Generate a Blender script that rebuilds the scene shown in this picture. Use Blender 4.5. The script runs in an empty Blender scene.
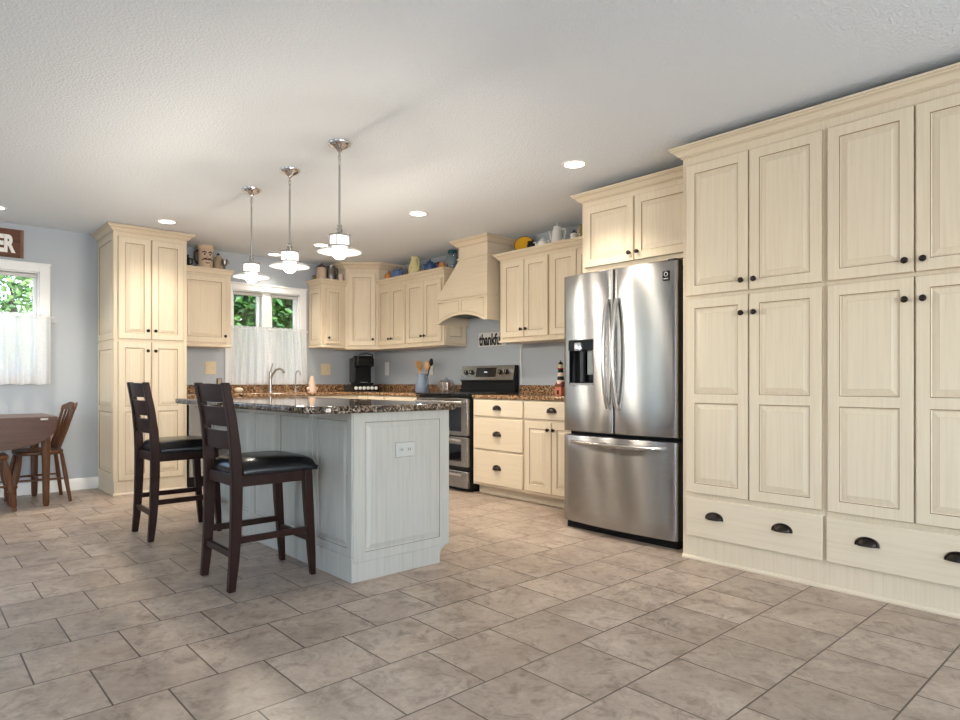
import bpy, bmesh, math, random
from mathutils import Vector, Matrix
PI = math.pi
R = math.radians
rnd = random.Random(7)
SC = bpy.context.scene
COL = SC.collection

# ---------------------------------------------------------------- camera, world, sun, daylight, exposure
cd = bpy.data.cameras.new('camera')
cam = bpy.data.objects.new('camera', cd)
COL.objects.link(cam)
cam.location = (0, 0, 1.03)
cam.rotation_euler = (R(90), 0, -math.atan2(581, 644.5))
cd.sensor_width = 36
cd.lens = 644.5 / 960 * 36
cd.shift_y = 21 / 960
cd.clip_start = 0.05
SC.camera = cam

SC.view_settings.view_transform = 'Standard'
SC.view_settings.look = 'None'
SC.view_settings.gamma = 1
SC.view_settings.use_curve_mapping = False
SC.view_settings.exposure = 0.70

w = bpy.data.worlds.new('daylight_sky')
SC.world = w
w.use_nodes = True
bg = w.node_tree.nodes['Background']
sky = w.node_tree.nodes.new('ShaderNodeTexSky')
sky.sky_type = 'NISHITA'
sky.sun_disc = False
sky.sun_elevation = R(48)
sky.sun_rotation = R(180)
w.node_tree.links.new(sky.outputs[0], bg.inputs[0])
bg.inputs[1].default_value = 0.7

def lamp(name, kind, loc, rot, energy, color, parent=None, **kw):
    l = bpy.data.lights.new(name, kind)
    l.energy = energy
    l.color = color
    for k, v in kw.items():
        setattr(l, k, v)
    o = bpy.data.objects.new(name, l)
    COL.objects.link(o)
    o.location = loc
    o.rotation_euler = rot
    if parent:
        o.parent = parent
    return o

lamp('sun', 'SUN', (2, -6, 8), (R(42), 0, R(-8)), 5.0, (1, .95, .86), angle=R(1.5))
# daylight lamps at unseen doors and windows, tilted up to brighten the ceiling
DAY = (0.85, 0.93, 1.0)
lamp('daylight_rear_patio_door', 'AREA', (-0.1, -2.93, 1.15), (R(-90 - 34), 0, R(180)), 92, DAY, shape='RECTANGLE', size=2.2, size_y=2.05)
lamp('daylight_rear_window', 'AREA', (2.7, -2.93, 1.4), (R(-90 - 34), 0, R(180)), 50, DAY, shape='RECTANGLE', size=1.3, size_y=1.4)
for yy in (4.72, 5.52, 6.32):  # lamp strips added so the refrigerator front mirrors vertical streaks
    lamp('fridge_streak_lamp_door', 'AREA', (-2.43, yy, 1.12), (R(90 + 8), 0, R(-90)), 4.2, DAY, shape='RECTANGLE', size=.50, size_y=1.95)
for yy in (.22, 1.0, 1.78):  # added light, split into strips for more streaks on the refrigerator
    lamp('fridge_streak_lamp_window', 'AREA', (-2.43, yy, 1.4), (R(90 + 22), 0, R(-90)), 3.4, DAY, shape='RECTANGLE', size=.42, size_y=1.4)

# ---------------------------------------------------------------- materials
def nodes(name):
    m = bpy.data.materials.new(name)
    m.use_nodes = True
    nt = m.node_tree
    return m, nt, nt.nodes['Principled BSDF']

def plain(name, col, rough=.5, metal=0., spec=.5, coat=0., trans=0., ior=1.45, emit=None, es=0.):
    m, nt, b = nodes(name)
    b.inputs['Base Color'].default_value = (*col, 1)
    b.inputs['Roughness'].default_value = rough
    b.inputs['Metallic'].default_value = metal
    b.inputs['Specular IOR Level'].default_value = spec
    b.inputs['Coat Weight'].default_value = coat
    b.inputs['Transmission Weight'].default_value = trans
    b.inputs['IOR'].default_value = ior
    if emit:
        b.inputs['Emission Color'].default_value = (*emit, 1)
        b.inputs['Emission Strength'].default_value = es
    return m

def N(nt, t, **kw):
    n = nt.nodes.new(t)
    for k, v in kw.items():
        if k in n.inputs:
            n.inputs[k].default_value = v
        else:
            setattr(n, k, v)
    return n

def ramp(nt, stops):
    n = nt.nodes.new('ShaderNodeValToRGB')
    e = n.color_ramp.elements
    while len(e) < len(stops):
        e.new(.5)
    for i, (p, c) in enumerate(stops):
        e[i].position = p
        e[i].color = (*c, 1) if len(c) == 3 else c
    return n

def mixc(nt, fac, a, b, bt='MIX'):
    n = nt.nodes.new('ShaderNodeMix')
    n.data_type = 'RGBA'
    n.blend_type = bt
    L = nt.links
    for sock, v in ((n.inputs[0], fac), (n.inputs[6], a), (n.inputs[7], b)):
        if hasattr(v, 'links'):
            L.new(v, sock)
        else:
            sock.default_value = v if not isinstance(v, tuple) else (*v, 1) if len(v) == 3 else v
    return n.outputs[2]

def grain_mat(name, base, streak, scale=(60, 60, 3), rough=.42, amount=.5, lo=.42, hi=.72, bump=.02, coat=0., spec=.5):
    """painted or stained wood with fine streaks along local z"""
    m, nt, b = nodes(name)
    L = nt.links
    tc = N(nt, 'ShaderNodeTexCoord')
    mp = N(nt, 'ShaderNodeMapping')
    mp.inputs['Scale'].default_value = scale
    L.new(tc.outputs['Object'], mp.inputs[0])
    n1 = N(nt, 'ShaderNodeTexNoise', Scale=1.0, Detail=4.0, Roughness=.6)
    L.new(mp.outputs[0], n1.inputs['Vector'])
    n2 = N(nt, 'ShaderNodeTexNoise', Scale=4.0, Detail=2.0)
    L.new(tc.outputs['Object'], n2.inputs['Vector'])
    r = ramp(nt, [(lo, (0, 0, 0)), (hi, (1, 1, 1))])
    L.new(n1.outputs[0], r.inputs[0])
    mu = N(nt, 'ShaderNodeMath', operation='MULTIPLY')
    L.new(r.outputs[0], mu.inputs[0])
    mr = N(nt, 'ShaderNodeMapRange')
    mr.inputs['To Min'].default_value = amount * .4
    mr.inputs['To Max'].default_value = amount * 1.4
    L.new(n2.outputs[0], mr.inputs[0])
    L.new(mr.outputs[0], mu.inputs[1])
    L.new(mixc(nt, mu.outputs[0], base, streak), b.inputs['Base Color'])
    b.inputs['Roughness'].default_value = rough
    b.inputs['Specular IOR Level'].default_value = spec
    b.inputs['Coat Weight'].default_value = coat
    b.inputs['Coat Roughness'].default_value = .2
    bp = N(nt, 'ShaderNodeBump', Strength=bump * 10, Distance=.002)
    L.new(n1.outputs[0], bp.inputs['Height'])
    L.new(bp.outputs[0], b.inputs['Normal'])
    return m

M = {}
M['cream'] = grain_mat('glazed_cream_paint', (.69, .585, .44), (.57, .455, .31), scale=(90, 90, 2.5), amount=.5)
M['glaze'] = plain('brown_glaze', (.23, .15, .085), .5)
M['glaze_gap_shade'] = plain('light_brown_glaze_gap_shade', (.58, .475, .34), .5)
M['cream_flat'] = grain_mat('glazed_cream_paint_crosswise', (.69, .585, .44), (.57, .455, .31), scale=(2.5, 90, 90), amount=.45)
M['island'] = grain_mat('glazed_white_paint', (.43, .415, .375), (.32, .305, .27), amount=.55)
M['island_glaze'] = plain('grey_glaze', (.22, .20, .17), .5)
M['island_soft'] = plain('light_grey_glaze', (.42, .41, .37), .5)
M['outlet_plate'] = plain('pale_grey_plastic', (.47, .465, .44), .35)
M['white'] = plain('white_paint', (.80, .79, .77), .35)
M['trim'] = plain('white_trim_paint', (.80, .80, .80), .3)
M['plate_ivory'] = plain('ivory_plastic', (.66, .55, .38), .35)
M['plate_white'] = plain('white_plastic', (.75, .75, .74), .35)
M['bronze'] = plain('oil_rubbed_bronze', (.030, .022, .018), .3, .75)
M['nickel'] = plain('brushed_nickel', (.42, .40, .38), .28, 1.)
M['chrome'] = plain('chrome', (.75, .75, .77), .08, 1.)
M['black'] = plain('black_plastic', (.010, .010, .011), .32, spec=.22)
M['blackgloss'] = plain('black_glass', (.006, .006, .007), .06, spec=.6)
M['dkgrey'] = plain('dark_grey_plastic', (.035, .038, .042), .35, spec=.25)
M['midgrey'] = plain('grey_plastic', (.20, .21, .22), .35)
M['leather'] = plain('black_leather', (.006, .006, .0065), .25, spec=.30)
M['espresso'] = grain_mat('espresso_wood', (.024, .009, .0065), (.011, .0045, .0035), amount=.8, rough=.36, coat=0., bump=.01, spec=.16)
M['tablewood'] = grain_mat('brown_table_wood', (.095, .045, .030), (.05, .022, .015), scale=(4, 50, 50), amount=.8, rough=.3, coat=.0, spec=.28)
M['chairwood'] = grain_mat('oak_brown_wood', (.105, .042, .017), (.05, .019, .008), amount=.8, rough=.38, spec=.3)
M['darkline'] = plain('dark_joint', (.02, .015, .01), .8)
M['signwood'] = grain_mat('rustic_sign_wood', (.13, .045, .022), (.035, .013, .008), scale=(4, 40, 40), amount=.9, rough=.7)
M['signframe'] = grain_mat('rustic_frame_wood', (.26, .14, .085), (.03, .012, .008), amount=.9, rough=.7)
M['lettering'] = plain('white_lettering', (.82, .80, .76), .6)
M['blackletter'] = plain('black_lettering', (.008, .008, .008), .6)
M['signgrey'] = plain('pale_sign_board', (.62, .60, .57), .6)
M['bulb'] = plain('lit_bulb_glass', (1, 1, 1), .3, emit=(1, .97, .92), es=5.)
M['lens'] = plain('lit_downlight_lens', (1, 1, 1), .3, emit=(1, .95, .86), es=5.)
M['frost'] = plain('lit_frosted_glass', (.95, .95, .95), .25, emit=(1, .96, .90), es=.9)
M['shade_glass'] = None
M['woodspoon'] = plain('pale_spoon_wood', (.55, .31, .13), .55)
M['bluegrey'] = plain('blue_grey_stoneware', (.19, .235, .31), .3)
M['blue'] = plain('blue_glaze', (.10, .16, .34), .2)
M['navy'] = plain('navy_glaze', (.035, .075, .18), .2)
M['yellowglaze'] = plain('pale_yellow_glaze', (.66, .58, .30), .25)
M['mustard'] = plain('yellow_glaze', (.68, .36, .012), .2)
M['orange'] = plain('orange_glaze', (.55, .23, .06), .35)
M['redbrown'] = plain('red_brown_glaze', (.16, .04, .02), .3)
M['whiteglaze'] = plain('white_porcelain', (.74, .73, .70), .2)
M['creamglaze'] = plain('cream_stoneware', (.62, .48, .34), .4)
M['fleshglaze'] = plain('pinkish_tan_stoneware', (.56, .41, .30), .4)
M['tan'] = plain('tan_stoneware', (.36, .27, .18), .5)
M['darkbrown'] = plain('dark_brown_glaze', (.05, .025, .015), .3)
M['pewter'] = plain('pewter', (.22, .21, .20), .3, .9)
M['olive'] = plain('olive_glaze', (.20, .17, .07), .4)
M['teal'] = plain('teal_lid', (.02, .10, .12), .4)
M['pink'] = plain('pink_white_paint', (.70, .55, .48), .5)
M['coral'] = plain('coral_paint', (.55, .16, .08), .5)
M['red'] = plain('red_paint', (.40, .03, .02), .5)
M['cookie'] = plain('brown_treats', (.42, .20, .12), .7)
M['soap'] = plain('blush_ceramic', (.68, .50, .40), .35)
M['sponge'] = plain('cream_sponge', (.62, .52, .40), .9)
M['hedge_bark'] = plain('bark', (.06, .04, .025), .9)
M['grass'] = plain('lawn_green', (.06, .13, .03), .9)

def wall_mat():
    m, nt, b = nodes('blue_grey_wall_paint')
    L = nt.links
    tc = N(nt, 'ShaderNodeTexCoord')
    n = N(nt, 'ShaderNodeTexNoise', Scale=160., Detail=3.)
    L.new(tc.outputs['Object'], n.inputs['Vector'])
    bp = N(nt, 'ShaderNodeBump', Strength=.12, Distance=.002)
    L.new(n.outputs[0], bp.inputs['Height'])
    L.new(bp.outputs[0], b.inputs['Normal'])
    b.inputs['Base Color'].default_value = (.40, .43, .47, 1)
    b.inputs['Roughness'].default_value = .45
    return m
M['wall'] = wall_mat()

def ceil_mat():
    m, nt, b = nodes('textured_ceiling_paint')
    L = nt.links
    tc = N(nt, 'ShaderNodeTexCoord')
    n = N(nt, 'ShaderNodeTexNoise', Scale=60., Detail=4., Roughness=.6)
    L.new(tc.outputs['Object'], n.inputs['Vector'])
    v = N(nt, 'ShaderNodeTexVoronoi', Scale=85.)
    L.new(tc.outputs['Object'], v.inputs['Vector'])
    a = N(nt, 'ShaderNodeMath', operation='ADD')
    L.new(n.outputs[0], a.inputs[0])
    L.new(v.outputs['Distance'], a.inputs[1])
    bp = N(nt, 'ShaderNodeBump', Strength=.55, Distance=.005)
    L.new(a.outputs[0], bp.inputs['Height'])
    L.new(bp.outputs[0], b.inputs['Normal'])
    b.inputs['Base Color'].default_value = (.70, .73, .765, 1)
    b.inputs['Roughness'].default_value = .85
    return m
M['ceiling'] = ceil_mat()

def tile_mat():
    m, nt, b = nodes('taupe_stone_tile')
    L = nt.links
    tc = N(nt, 'ShaderNodeTexCoord')
    mp = N(nt, 'ShaderNodeMapping')
    mp.inputs['Location'].default_value = (-.505, -.614, 0)
    L.new(tc.outputs['Object'], mp.inputs[0])
    br = N(nt, 'ShaderNodeTexBrick', offset=.5, offset_frequency=2, squash=1.0)
    for k, v in (('Scale', 1.0), ('Mortar Size', .0032), ('Mortar Smooth', .15), ('Bias', 0.), ('Brick Width', .329), ('Row Height', .3372)):
        br.inputs[k].default_value = v
    br.inputs['Color1'].default_value = (0, 0, 0, 1)
    br.inputs['Color2'].default_value = (1, 1, 1, 1)
    br.inputs['Mortar'].default_value = (.5, .5, .5, 1)
    L.new(mp.outputs[0], br.inputs['Vector'])
    tint = N(nt, 'ShaderNodeMath', operation='MULTIPLY')
    tint.inputs[1].default_value = 37.
    L.new(br.outputs['Color'], tint.inputs[0])
    n1 = N(nt, 'ShaderNodeTexNoise', noise_dimensions='4D', Scale=3.2, Detail=6., Roughness=.62, Distortion=.9)
    n2 = N(nt, 'ShaderNodeTexNoise', noise_dimensions='4D', Scale=9., Detail=8., Roughness=.7, Distortion=1.6)
    for n in (n1, n2):
        L.new(tc.outputs['Object'], n.inputs['Vector'])
        L.new(tint.outputs[0], n.inputs['W'])
    r1 = ramp(nt, [(.30, (.270, .205, .160)), (.52, (.360, .285, .228)), (.74, (.460, .380, .315))])
    L.new(n1.outputs[0], r1.inputs[0])
    r2 = ramp(nt, [(.36, (.52, .49, .47)), (.5, (1, 1, 1)), (.62, (1.0, 1.0, 1.0)), (.70, (1.34, 1.36, 1.36))])
    L.new(n2.outputs[0], r2.inputs[0])
    c = mixc(nt, .8, r1.outputs[0], r2.outputs[0], 'MULTIPLY')
    n3 = N(nt, 'ShaderNodeTexNoise', noise_dimensions='4D', Scale=38., Detail=6., Roughness=.75, Distortion=.8)
    L.new(tc.outputs['Object'], n3.inputs['Vector'])
    L.new(tint.outputs[0], n3.inputs['W'])
    r3 = ramp(nt, [(.34, (.80, .79, .78)), (.5, (1, 1, 1)), (.66, (1.16, 1.16, 1.16))])
    L.new(n3.outputs[0], r3.inputs[0])
    c = mixc(nt, .8, c, r3.outputs[0], 'MULTIPLY')
    tr = ramp(nt, [(0, (.90, .90, .90)), (1, (1.08, 1.08, 1.08))])
    L.new(br.outputs['Color'], tr.inputs[0])
    c = mixc(nt, 1., c, tr.outputs[0], 'MULTIPLY')
    c = mixc(nt, br.outputs['Fac'], c, (.075, .053, .04))
    L.new(c, b.inputs['Base Color'])
    rr = N(nt, 'ShaderNodeMapRange')
    rr.inputs['To Min'].default_value = .33
    rr.inputs['To Max'].default_value = .50
    L.new(n2.outputs[0], rr.inputs[0])
    L.new(rr.outputs[0], b.inputs['Roughness'])
    inv = N(nt, 'ShaderNodeMath', operation='SUBTRACT')
    inv.inputs[0].default_value = 1.
    L.new(br.outputs['Fac'], inv.inputs[1])
    bp = N(nt, 'ShaderNodeBump', Strength=.6, Distance=.003)
    L.new(inv.outputs[0], bp.inputs['Height'])
    bp2 = N(nt, 'ShaderNodeBump', Strength=.12, Distance=.004)
    L.new(n1.outputs[0], bp2.inputs['Height'])
    L.new(bp.outputs[0], bp2.inputs['Normal'])
    L.new(bp2.outputs[0], b.inputs['Normal'])
    return m
M['tile'] = tile_mat()

def granite_mat(name, stops, rough=.1):
    m, nt, b = nodes(name)
    L = nt.links
    tc = N(nt, 'ShaderNodeTexCoord')
    n0 = N(nt, 'ShaderNodeTexNoise', Scale=30., Detail=2.)
    L.new(tc.outputs['Object'], n0.inputs['Vector'])
    v = N(nt, 'ShaderNodeTexVoronoi', Scale=120.)
    va = mixc(nt, .03, tc.outputs['Object'], n0.outputs['Color'])
    L.new(va, v.inputs['Vector'])
    n1 = N(nt, 'ShaderNodeTexNoise', Scale=16., Detail=4., Roughness=.6)
    L.new(tc.outputs['Object'], n1.inputs['Vector'])
    f = mixc(nt, .42, v.outputs['Color'], n1.outputs['Color'])
    bw = N(nt, 'ShaderNodeRGBToBW')
    L.new(f, bw.inputs[0])
    r = ramp(nt, stops)
    L.new(bw.outputs[0], r.inputs[0])
    L.new(r.outputs[0], b.inputs['Base Color'])
    b.inputs['Roughness'].default_value = rough
    b.inputs['Specular IOR Level'].default_value = .6
    return m
M['granite'] = granite_mat('brown_granite', [(.28, (.012, .008, .006)), (.38, (.06, .028, .013)), (.48, (.20, .095, .04)), (.58, (.33, .18, .09)), (.68, (.46, .31, .18))])
M['granite_island'] = granite_mat('speckled_granite', [(.34, (.008, .006, .005)), (.44, (.028, .018, .012)), (.54, (.12, .075, .048)), (.64, (.24, .18, .13)), (.76, (.46, .40, .33))], .045)

def steel_mat(name, col, rough=.2, an=.85, axis='Z'):
    m, nt, b = nodes(name)
    L = nt.links
    tc = N(nt, 'ShaderNodeTexCoord')
    mp = N(nt, 'ShaderNodeMapping')
    mp.inputs['Scale'].default_value = (1.5, 1.5, 900)
    L.new(tc.outputs['Object'], mp.inputs[0])
    n = N(nt, 'ShaderNodeTexNoise', Scale=1., Detail=3.)
    L.new(mp.outputs[0], n.inputs['Vector'])
    mr = N(nt, 'ShaderNodeMapRange')
    mr.inputs['To Min'].default_value = rough * .96
    mr.inputs['To Max'].default_value = rough * 1.04
    L.new(n.outputs[0], mr.inputs[0])
    L.new(mr.outputs[0], b.inputs['Roughness'])
    b.inputs['Base Color'].default_value = (*col, 1)
    b.inputs['Metallic'].default_value = 1
    b.inputs['Anisotropic'].default_value = an
    tg = N(nt, 'ShaderNodeTangent', direction_type='RADIAL', axis=axis)
    L.new(tg.outputs[0], b.inputs['Tangent'])
    b.inputs['Anisotropic Rotation'].default_value = .25
    return m
M['steel'] = steel_mat('brushed_stainless_steel', (.37, .36, .355), .27, 1.)
M['steel_plain'] = plain('stainless_steel', (.62, .60, .58), .22, 1.)

def cloth_mat():
    m, nt, b = nodes('white_curtain_cotton')
    L = nt.links
    nt.nodes.remove(b)
    out = nt.nodes['Material Output']
    tc = N(nt, 'ShaderNodeTexCoord')
    wv = N(nt, 'ShaderNodeTexNoise', Scale=1., Detail=2.)
    mp = N(nt, 'ShaderNodeMapping')
    mp.inputs['Scale'].default_value = (60, 60, 60)
    L.new(tc.outputs['Object'], mp.inputs[0])
    L.new(mp.outputs[0], wv.inputs['Vector'])
    r = ramp(nt, [(.35, (.80, .80, .80)), (.65, (.86, .86, .86))])
    L.new(wv.outputs[0], r.inputs[0])
    d = N(nt, 'ShaderNodeBsdfDiffuse')
    t = N(nt, 'ShaderNodeBsdfTranslucent')
    L.new(r.outputs[0], d.inputs[0])
    L.new(r.outputs[0], t.inputs[0])
    mx = N(nt, 'ShaderNodeMixShader')
    mx.inputs[0].default_value = .42
    L.new(d.outputs[0], mx.inputs[1])
    L.new(t.outputs[0], mx.inputs[2])
    tr = N(nt, 'ShaderNodeBsdfTransparent')
    mx2 = N(nt, 'ShaderNodeMixShader')
    mx2.inputs[0].default_value = .10
    L.new(mx.outputs[0], mx2.inputs[1])
    L.new(tr.outputs[0], mx2.inputs[2])
    L.new(mx2.outputs[0], out.inputs[0])
    return m
M['cloth'] = cloth_mat()

def pane_mat(name, tint=(1, 1, 1), gl=.08):
    m, nt, b = nodes(name)
    nt.nodes.remove(b)
    L = nt.links
    tr = N(nt, 'ShaderNodeBsdfTransparent')
    tr.inputs[0].default_value = (*tint, 1)
    g = N(nt, 'ShaderNodeBsdfGlossy')
    g.inputs['Roughness'].default_value = .02
    lw = N(nt, 'ShaderNodeLayerWeight', Blend=.25)
    mr = N(nt, 'ShaderNodeMapRange')
    mr.inputs['To Min'].default_value = gl * .4
    mr.inputs['To Max'].default_value = .5
    L.new(lw.outputs['Facing'], mr.inputs[0])
    mx = N(nt, 'ShaderNodeMixShader')
    L.new(mr.outputs[0], mx.inputs[0])
    L.new(tr.outputs[0], mx.inputs[1])
    L.new(g.outputs[0], mx.inputs[2])
    L.new(mx.outputs[0], nt.nodes['Material Output'].inputs[0])
    return m
M['pane'] = pane_mat('window_glass', (.97, .98, .98))
def shade_mat():
    m, nt, b = nodes('pale_glass_shade')
    L = nt.links
    b.inputs['Base Color'].default_value = (.10, .10, .10, 1)
    b.inputs['Roughness'].default_value = .15
    b.inputs['Emission Color'].default_value = (1, .98, .95, 1)
    b.inputs['Emission Strength'].default_value = .10
    tr = N(nt, 'ShaderNodeBsdfTransparent')
    mx = N(nt, 'ShaderNodeMixShader')
    mx.inputs[0].default_value = .42
    L.new(b.outputs[0], mx.inputs[1])
    L.new(tr.outputs[0], mx.inputs[2])
    L.new(mx.outputs[0], nt.nodes['Material Output'].inputs[0])
    return m
M['shade_glass'] = shade_mat()
M['jarglass'] = pane_mat('jar_glass', (.90, .92, .93), .25)
M['tealglass'] = pane_mat('blue_tinted_jar_glass', (.78, .85, .88), .3)

def leaf_mat(name, c1, c2):
    m, nt, b = nodes(name)
    L = nt.links
    gi = N(nt, 'ShaderNodeTexCoord')
    n = N(nt, 'ShaderNodeTexNoise', Scale=9., Detail=2.)
    L.new(gi.outputs['Object'], n.inputs['Vector'])
    r = ramp(nt, [(.35, c1), (.65, c2)])
    L.new(n.outputs[0], r.inputs[0])
    L.new(r.outputs[0], b.inputs['Base Color'])
    b.inputs['Roughness'].default_value = .45
    return m
M['leaf_light'] = leaf_mat('sunlit_leaf', (.10, .22, .05), (.32, .45, .16))  # sunlight put into the colour, lighter than the hedge leaf
M['leaf_dark'] = leaf_mat('deep_green_leaf', (.018, .075, .010), (.07, .19, .025))

# ---------------------------------------------------------------- mesh helpers
class MB:
    def __init__(s):
        s.v, s.f, s.m = [], [], []
    def add(s, vs, fs, mi=0):
        o = len(s.v)
        s.v += [tuple(v) for v in vs]
        for f in fs:
            s.f.append(tuple(o + i for i in f))
            s.m.append(mi)
    def box(s, x0, x1, y0, y1, z0, z1, mi=0, T=None):
        vs = [(x, y, z) for x in (x0, x1) for y in (y0, y1) for z in (z0, z1)]
        if T: vs = [T(Vector(v)) for v in vs]
        s.add(vs, [(0, 1, 3, 2), (4, 6, 7, 5), (0, 4, 5, 1), (2, 3, 7, 6), (0, 2, 6, 4), (1, 5, 7, 3)], mi)
    def prism(s, pts, d0, d1, axis='z', mi=0):
        """closed outline pts extruded between d0 and d1 along an axis"""
        def P(a, b, d):
            return {'z': (a, b, d), 'y': (a, d, b), 'x': (d, a, b)}[axis]
        n = len(pts)
        vs = [P(a, b, d0) for a, b in pts] + [P(a, b, d1) for a, b in pts]
        fs = [tuple(range(n)), tuple(range(2 * n - 1, n - 1, -1))] + [(i, (i + 1) % n, n + (i + 1) % n, n + i) for i in range(n)]
        s.add(vs, fs, mi)
    def lathe(s, prof, c=(0, 0, 0), seg=20, mi=0, axis='z', cap=True, sy=1.):
        vs, fs = [], []
        n = len(prof)
        for k in range(seg):
            a = 2 * PI * k / seg
            for r, z in prof:
                x, y = r * math.cos(a), r * math.sin(a) * sy
                p = {'z': (x, y, z), 'y': (x, z, y), 'x': (z, x, y)}[axis]
                vs.append((c[0] + p[0], c[1] + p[1], c[2] + p[2]))
        for k in range(seg):
            k2 = (k + 1) % seg
            for i in range(n - 1):
                fs.append((k * n + i, k2 * n + i, k2 * n + i + 1, k * n + i + 1))
        if cap:
            if prof[0][0] > 1e-5: fs.append(tuple(k * n for k in range(seg)))
            if prof[-1][0] > 1e-5: fs.append(tuple(k * n + n - 1 for k in range(seg))[::-1])
        s.add(vs, fs, mi)
    def tube(s, pts, r, seg=8, mi=0, flat=None, closed=False):
        """round (or flattened) bar along a path; r may be one radius per point"""
        pts = [Vector(p) for p in pts]
        n = len(pts)
        rs = r if isinstance(r, (list, tuple)) else [r] * n
        ring = []
        up = None
        vs, fs = [], []
        for i, p in enumerate(pts):
            if closed:
                d = pts[(i + 1) % n] - pts[i - 1]
            else:
                d = pts[min(i + 1, n - 1)] - pts[max(i - 1, 0)]
            d.normalize()
            if up is None:
                up = Vector((0, 0, 1)) if abs(d.z) < .9 else Vector((0, 1, 0))
            a = d.cross(up).normalized()
            b = a.cross(d).normalized()
            up = b
            for k in range(seg):
                t = 2 * PI * k / seg + PI / seg
                fa, fb = (1, 1) if flat is None else flat
                vs.append(p + a * math.cos(t) * rs[i] * fa + b * math.sin(t) * rs[i] * fb)
        m = n if closed else n - 1
        for i in range(m):
            j = (i + 1) % n
            for k in range(seg):
                k2 = (k + 1) % seg
                fs.append((i * seg + k, i * seg + k2, j * seg + k2, j * seg + k))
        if not closed:
            fs.append(tuple(range(seg))[::-1])
            fs.append(tuple((n - 1) * seg + k for k in range(seg)))
        s.add(vs, fs, mi)
    def bar(s, p, q, wx, wy, mi=0, q_scale=1.):
        """rectangular bar from p to q"""
        s.tube([p, q], [math.sqrt(.5), math.sqrt(.5) * q_scale], 4, mi, flat=(wx, wy))
    def ball(s, c, r, seg=16, rings=8, mi=0, sc=(1, 1, 1)):
        vs = [(c[0], c[1], c[2] - r * sc[2])]
        for i in range(1, rings):
            t = -PI / 2 + PI * i / rings
            for k in range(seg):
                a = 2 * PI * k / seg
                vs.append((c[0] + r * sc[0] * math.cos(t) * math.cos(a), c[1] + r * sc[1] * math.cos(t) * math.sin(a), c[2] + r * sc[2] * math.sin(t)))
        vs.append((c[0], c[1], c[2] + r * sc[2]))
        fs = []
        for k in range(seg):
            fs.append((0, 1 + (k + 1) % seg, 1 + k))
            for i in range(rings - 2):
                a, b2 = 1 + i * seg, 1 + (i + 1) * seg
                fs.append((a + k, a + (k + 1) % seg, b2 + (k + 1) % seg, b2 + k))
            a = 1 + (rings - 2) * seg
            fs.append((a + k, a + (k + 1) % seg, len(vs) - 1))
        s.add(vs, fs, mi)
    def grid(s, fn, nu, nv, mi=0):
        vs = [fn(i / nu, j / nv) for i in range(nu + 1) for j in range(nv + 1)]
        fs = [(i * (nv + 1) + j, (i + 1) * (nv + 1) + j, (i + 1) * (nv + 1) + j + 1, i * (nv + 1) + j + 1) for i in range(nu) for j in range(nv)]
        s.add(vs, fs, mi)
    def build(s, name, mats, parent=None, loc=(0, 0, 0), rot=(0, 0, 0), bevel=0., smooth=35, recalc=True, sub=0, solid=0.):
        me = bpy.data.meshes.new(name)
        me.from_pydata(s.v, [], s.f)
        if not isinstance(mats, (list, tuple)): mats = [mats]
        for m in mats:
            me.materials.append(M[m] if isinstance(m, str) else m)
        me.polygons.foreach_set('material_index', s.m)
        if recalc:
            bm = bmesh.new()
            bm.from_mesh(me)
            bmesh.ops.recalc_face_normals(bm, faces=bm.faces)
            bm.to_mesh(me)
            bm.free()
        if smooth:
            me.shade_smooth()
            me.set_sharp_from_angle(angle=R(smooth))
        o = bpy.data.objects.new(name, me)
        COL.objects.link(o)
        o.location, o.rotation_euler = loc, rot
        if parent: o.parent = parent
        if solid:
            md = o.modifiers.new('thickness', 'SOLIDIFY')
            md.thickness = solid
        if bevel:
            md = o.modifiers.new('edge', 'BEVEL')
            md.width = bevel
            md.segments = 2
            md.limit_method = 'ANGLE'
            md.angle_limit = R(40)
        if sub:
            md = o.modifiers.new('soft', 'SUBSURF')
            md.levels = md.render_levels = sub
        return o

def tag(o, label, cat, group=None, kind=None):
    if label: o['label'] = label
    if cat: o['category'] = cat
    if group: o['group'] = group
    if kind: o['kind'] = kind
    return o

def thing(name, label, cat, loc=(0, 0, 0), rz=0, group=None):
    o = bpy.data.objects.new(name, None)
    COL.objects.link(o)
    o.location = loc
    o.rotation_euler = (0, 0, rz)
    o.empty_display_size = .1
    return tag(o, label, cat, group)

def struct(o):
    o['kind'] = 'structure'
    return o

def copy_tree(o, parent=None):
    c = o.copy()
    COL.objects.link(c)
    if parent: c.parent = parent
    for ch in list(o.children): copy_tree(ch, c)
    return c

def inst(src, parent, loc, rot=(0, 0, 0)):
    """another part of the same shape"""
    o = src.copy()
    COL.objects.link(o)
    o.parent = parent
    o.location, o.rotation_euler = loc, rot
    return o

def front(y=0.):
    return lambda x, n, z: Vector((x, y - n, z))

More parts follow.
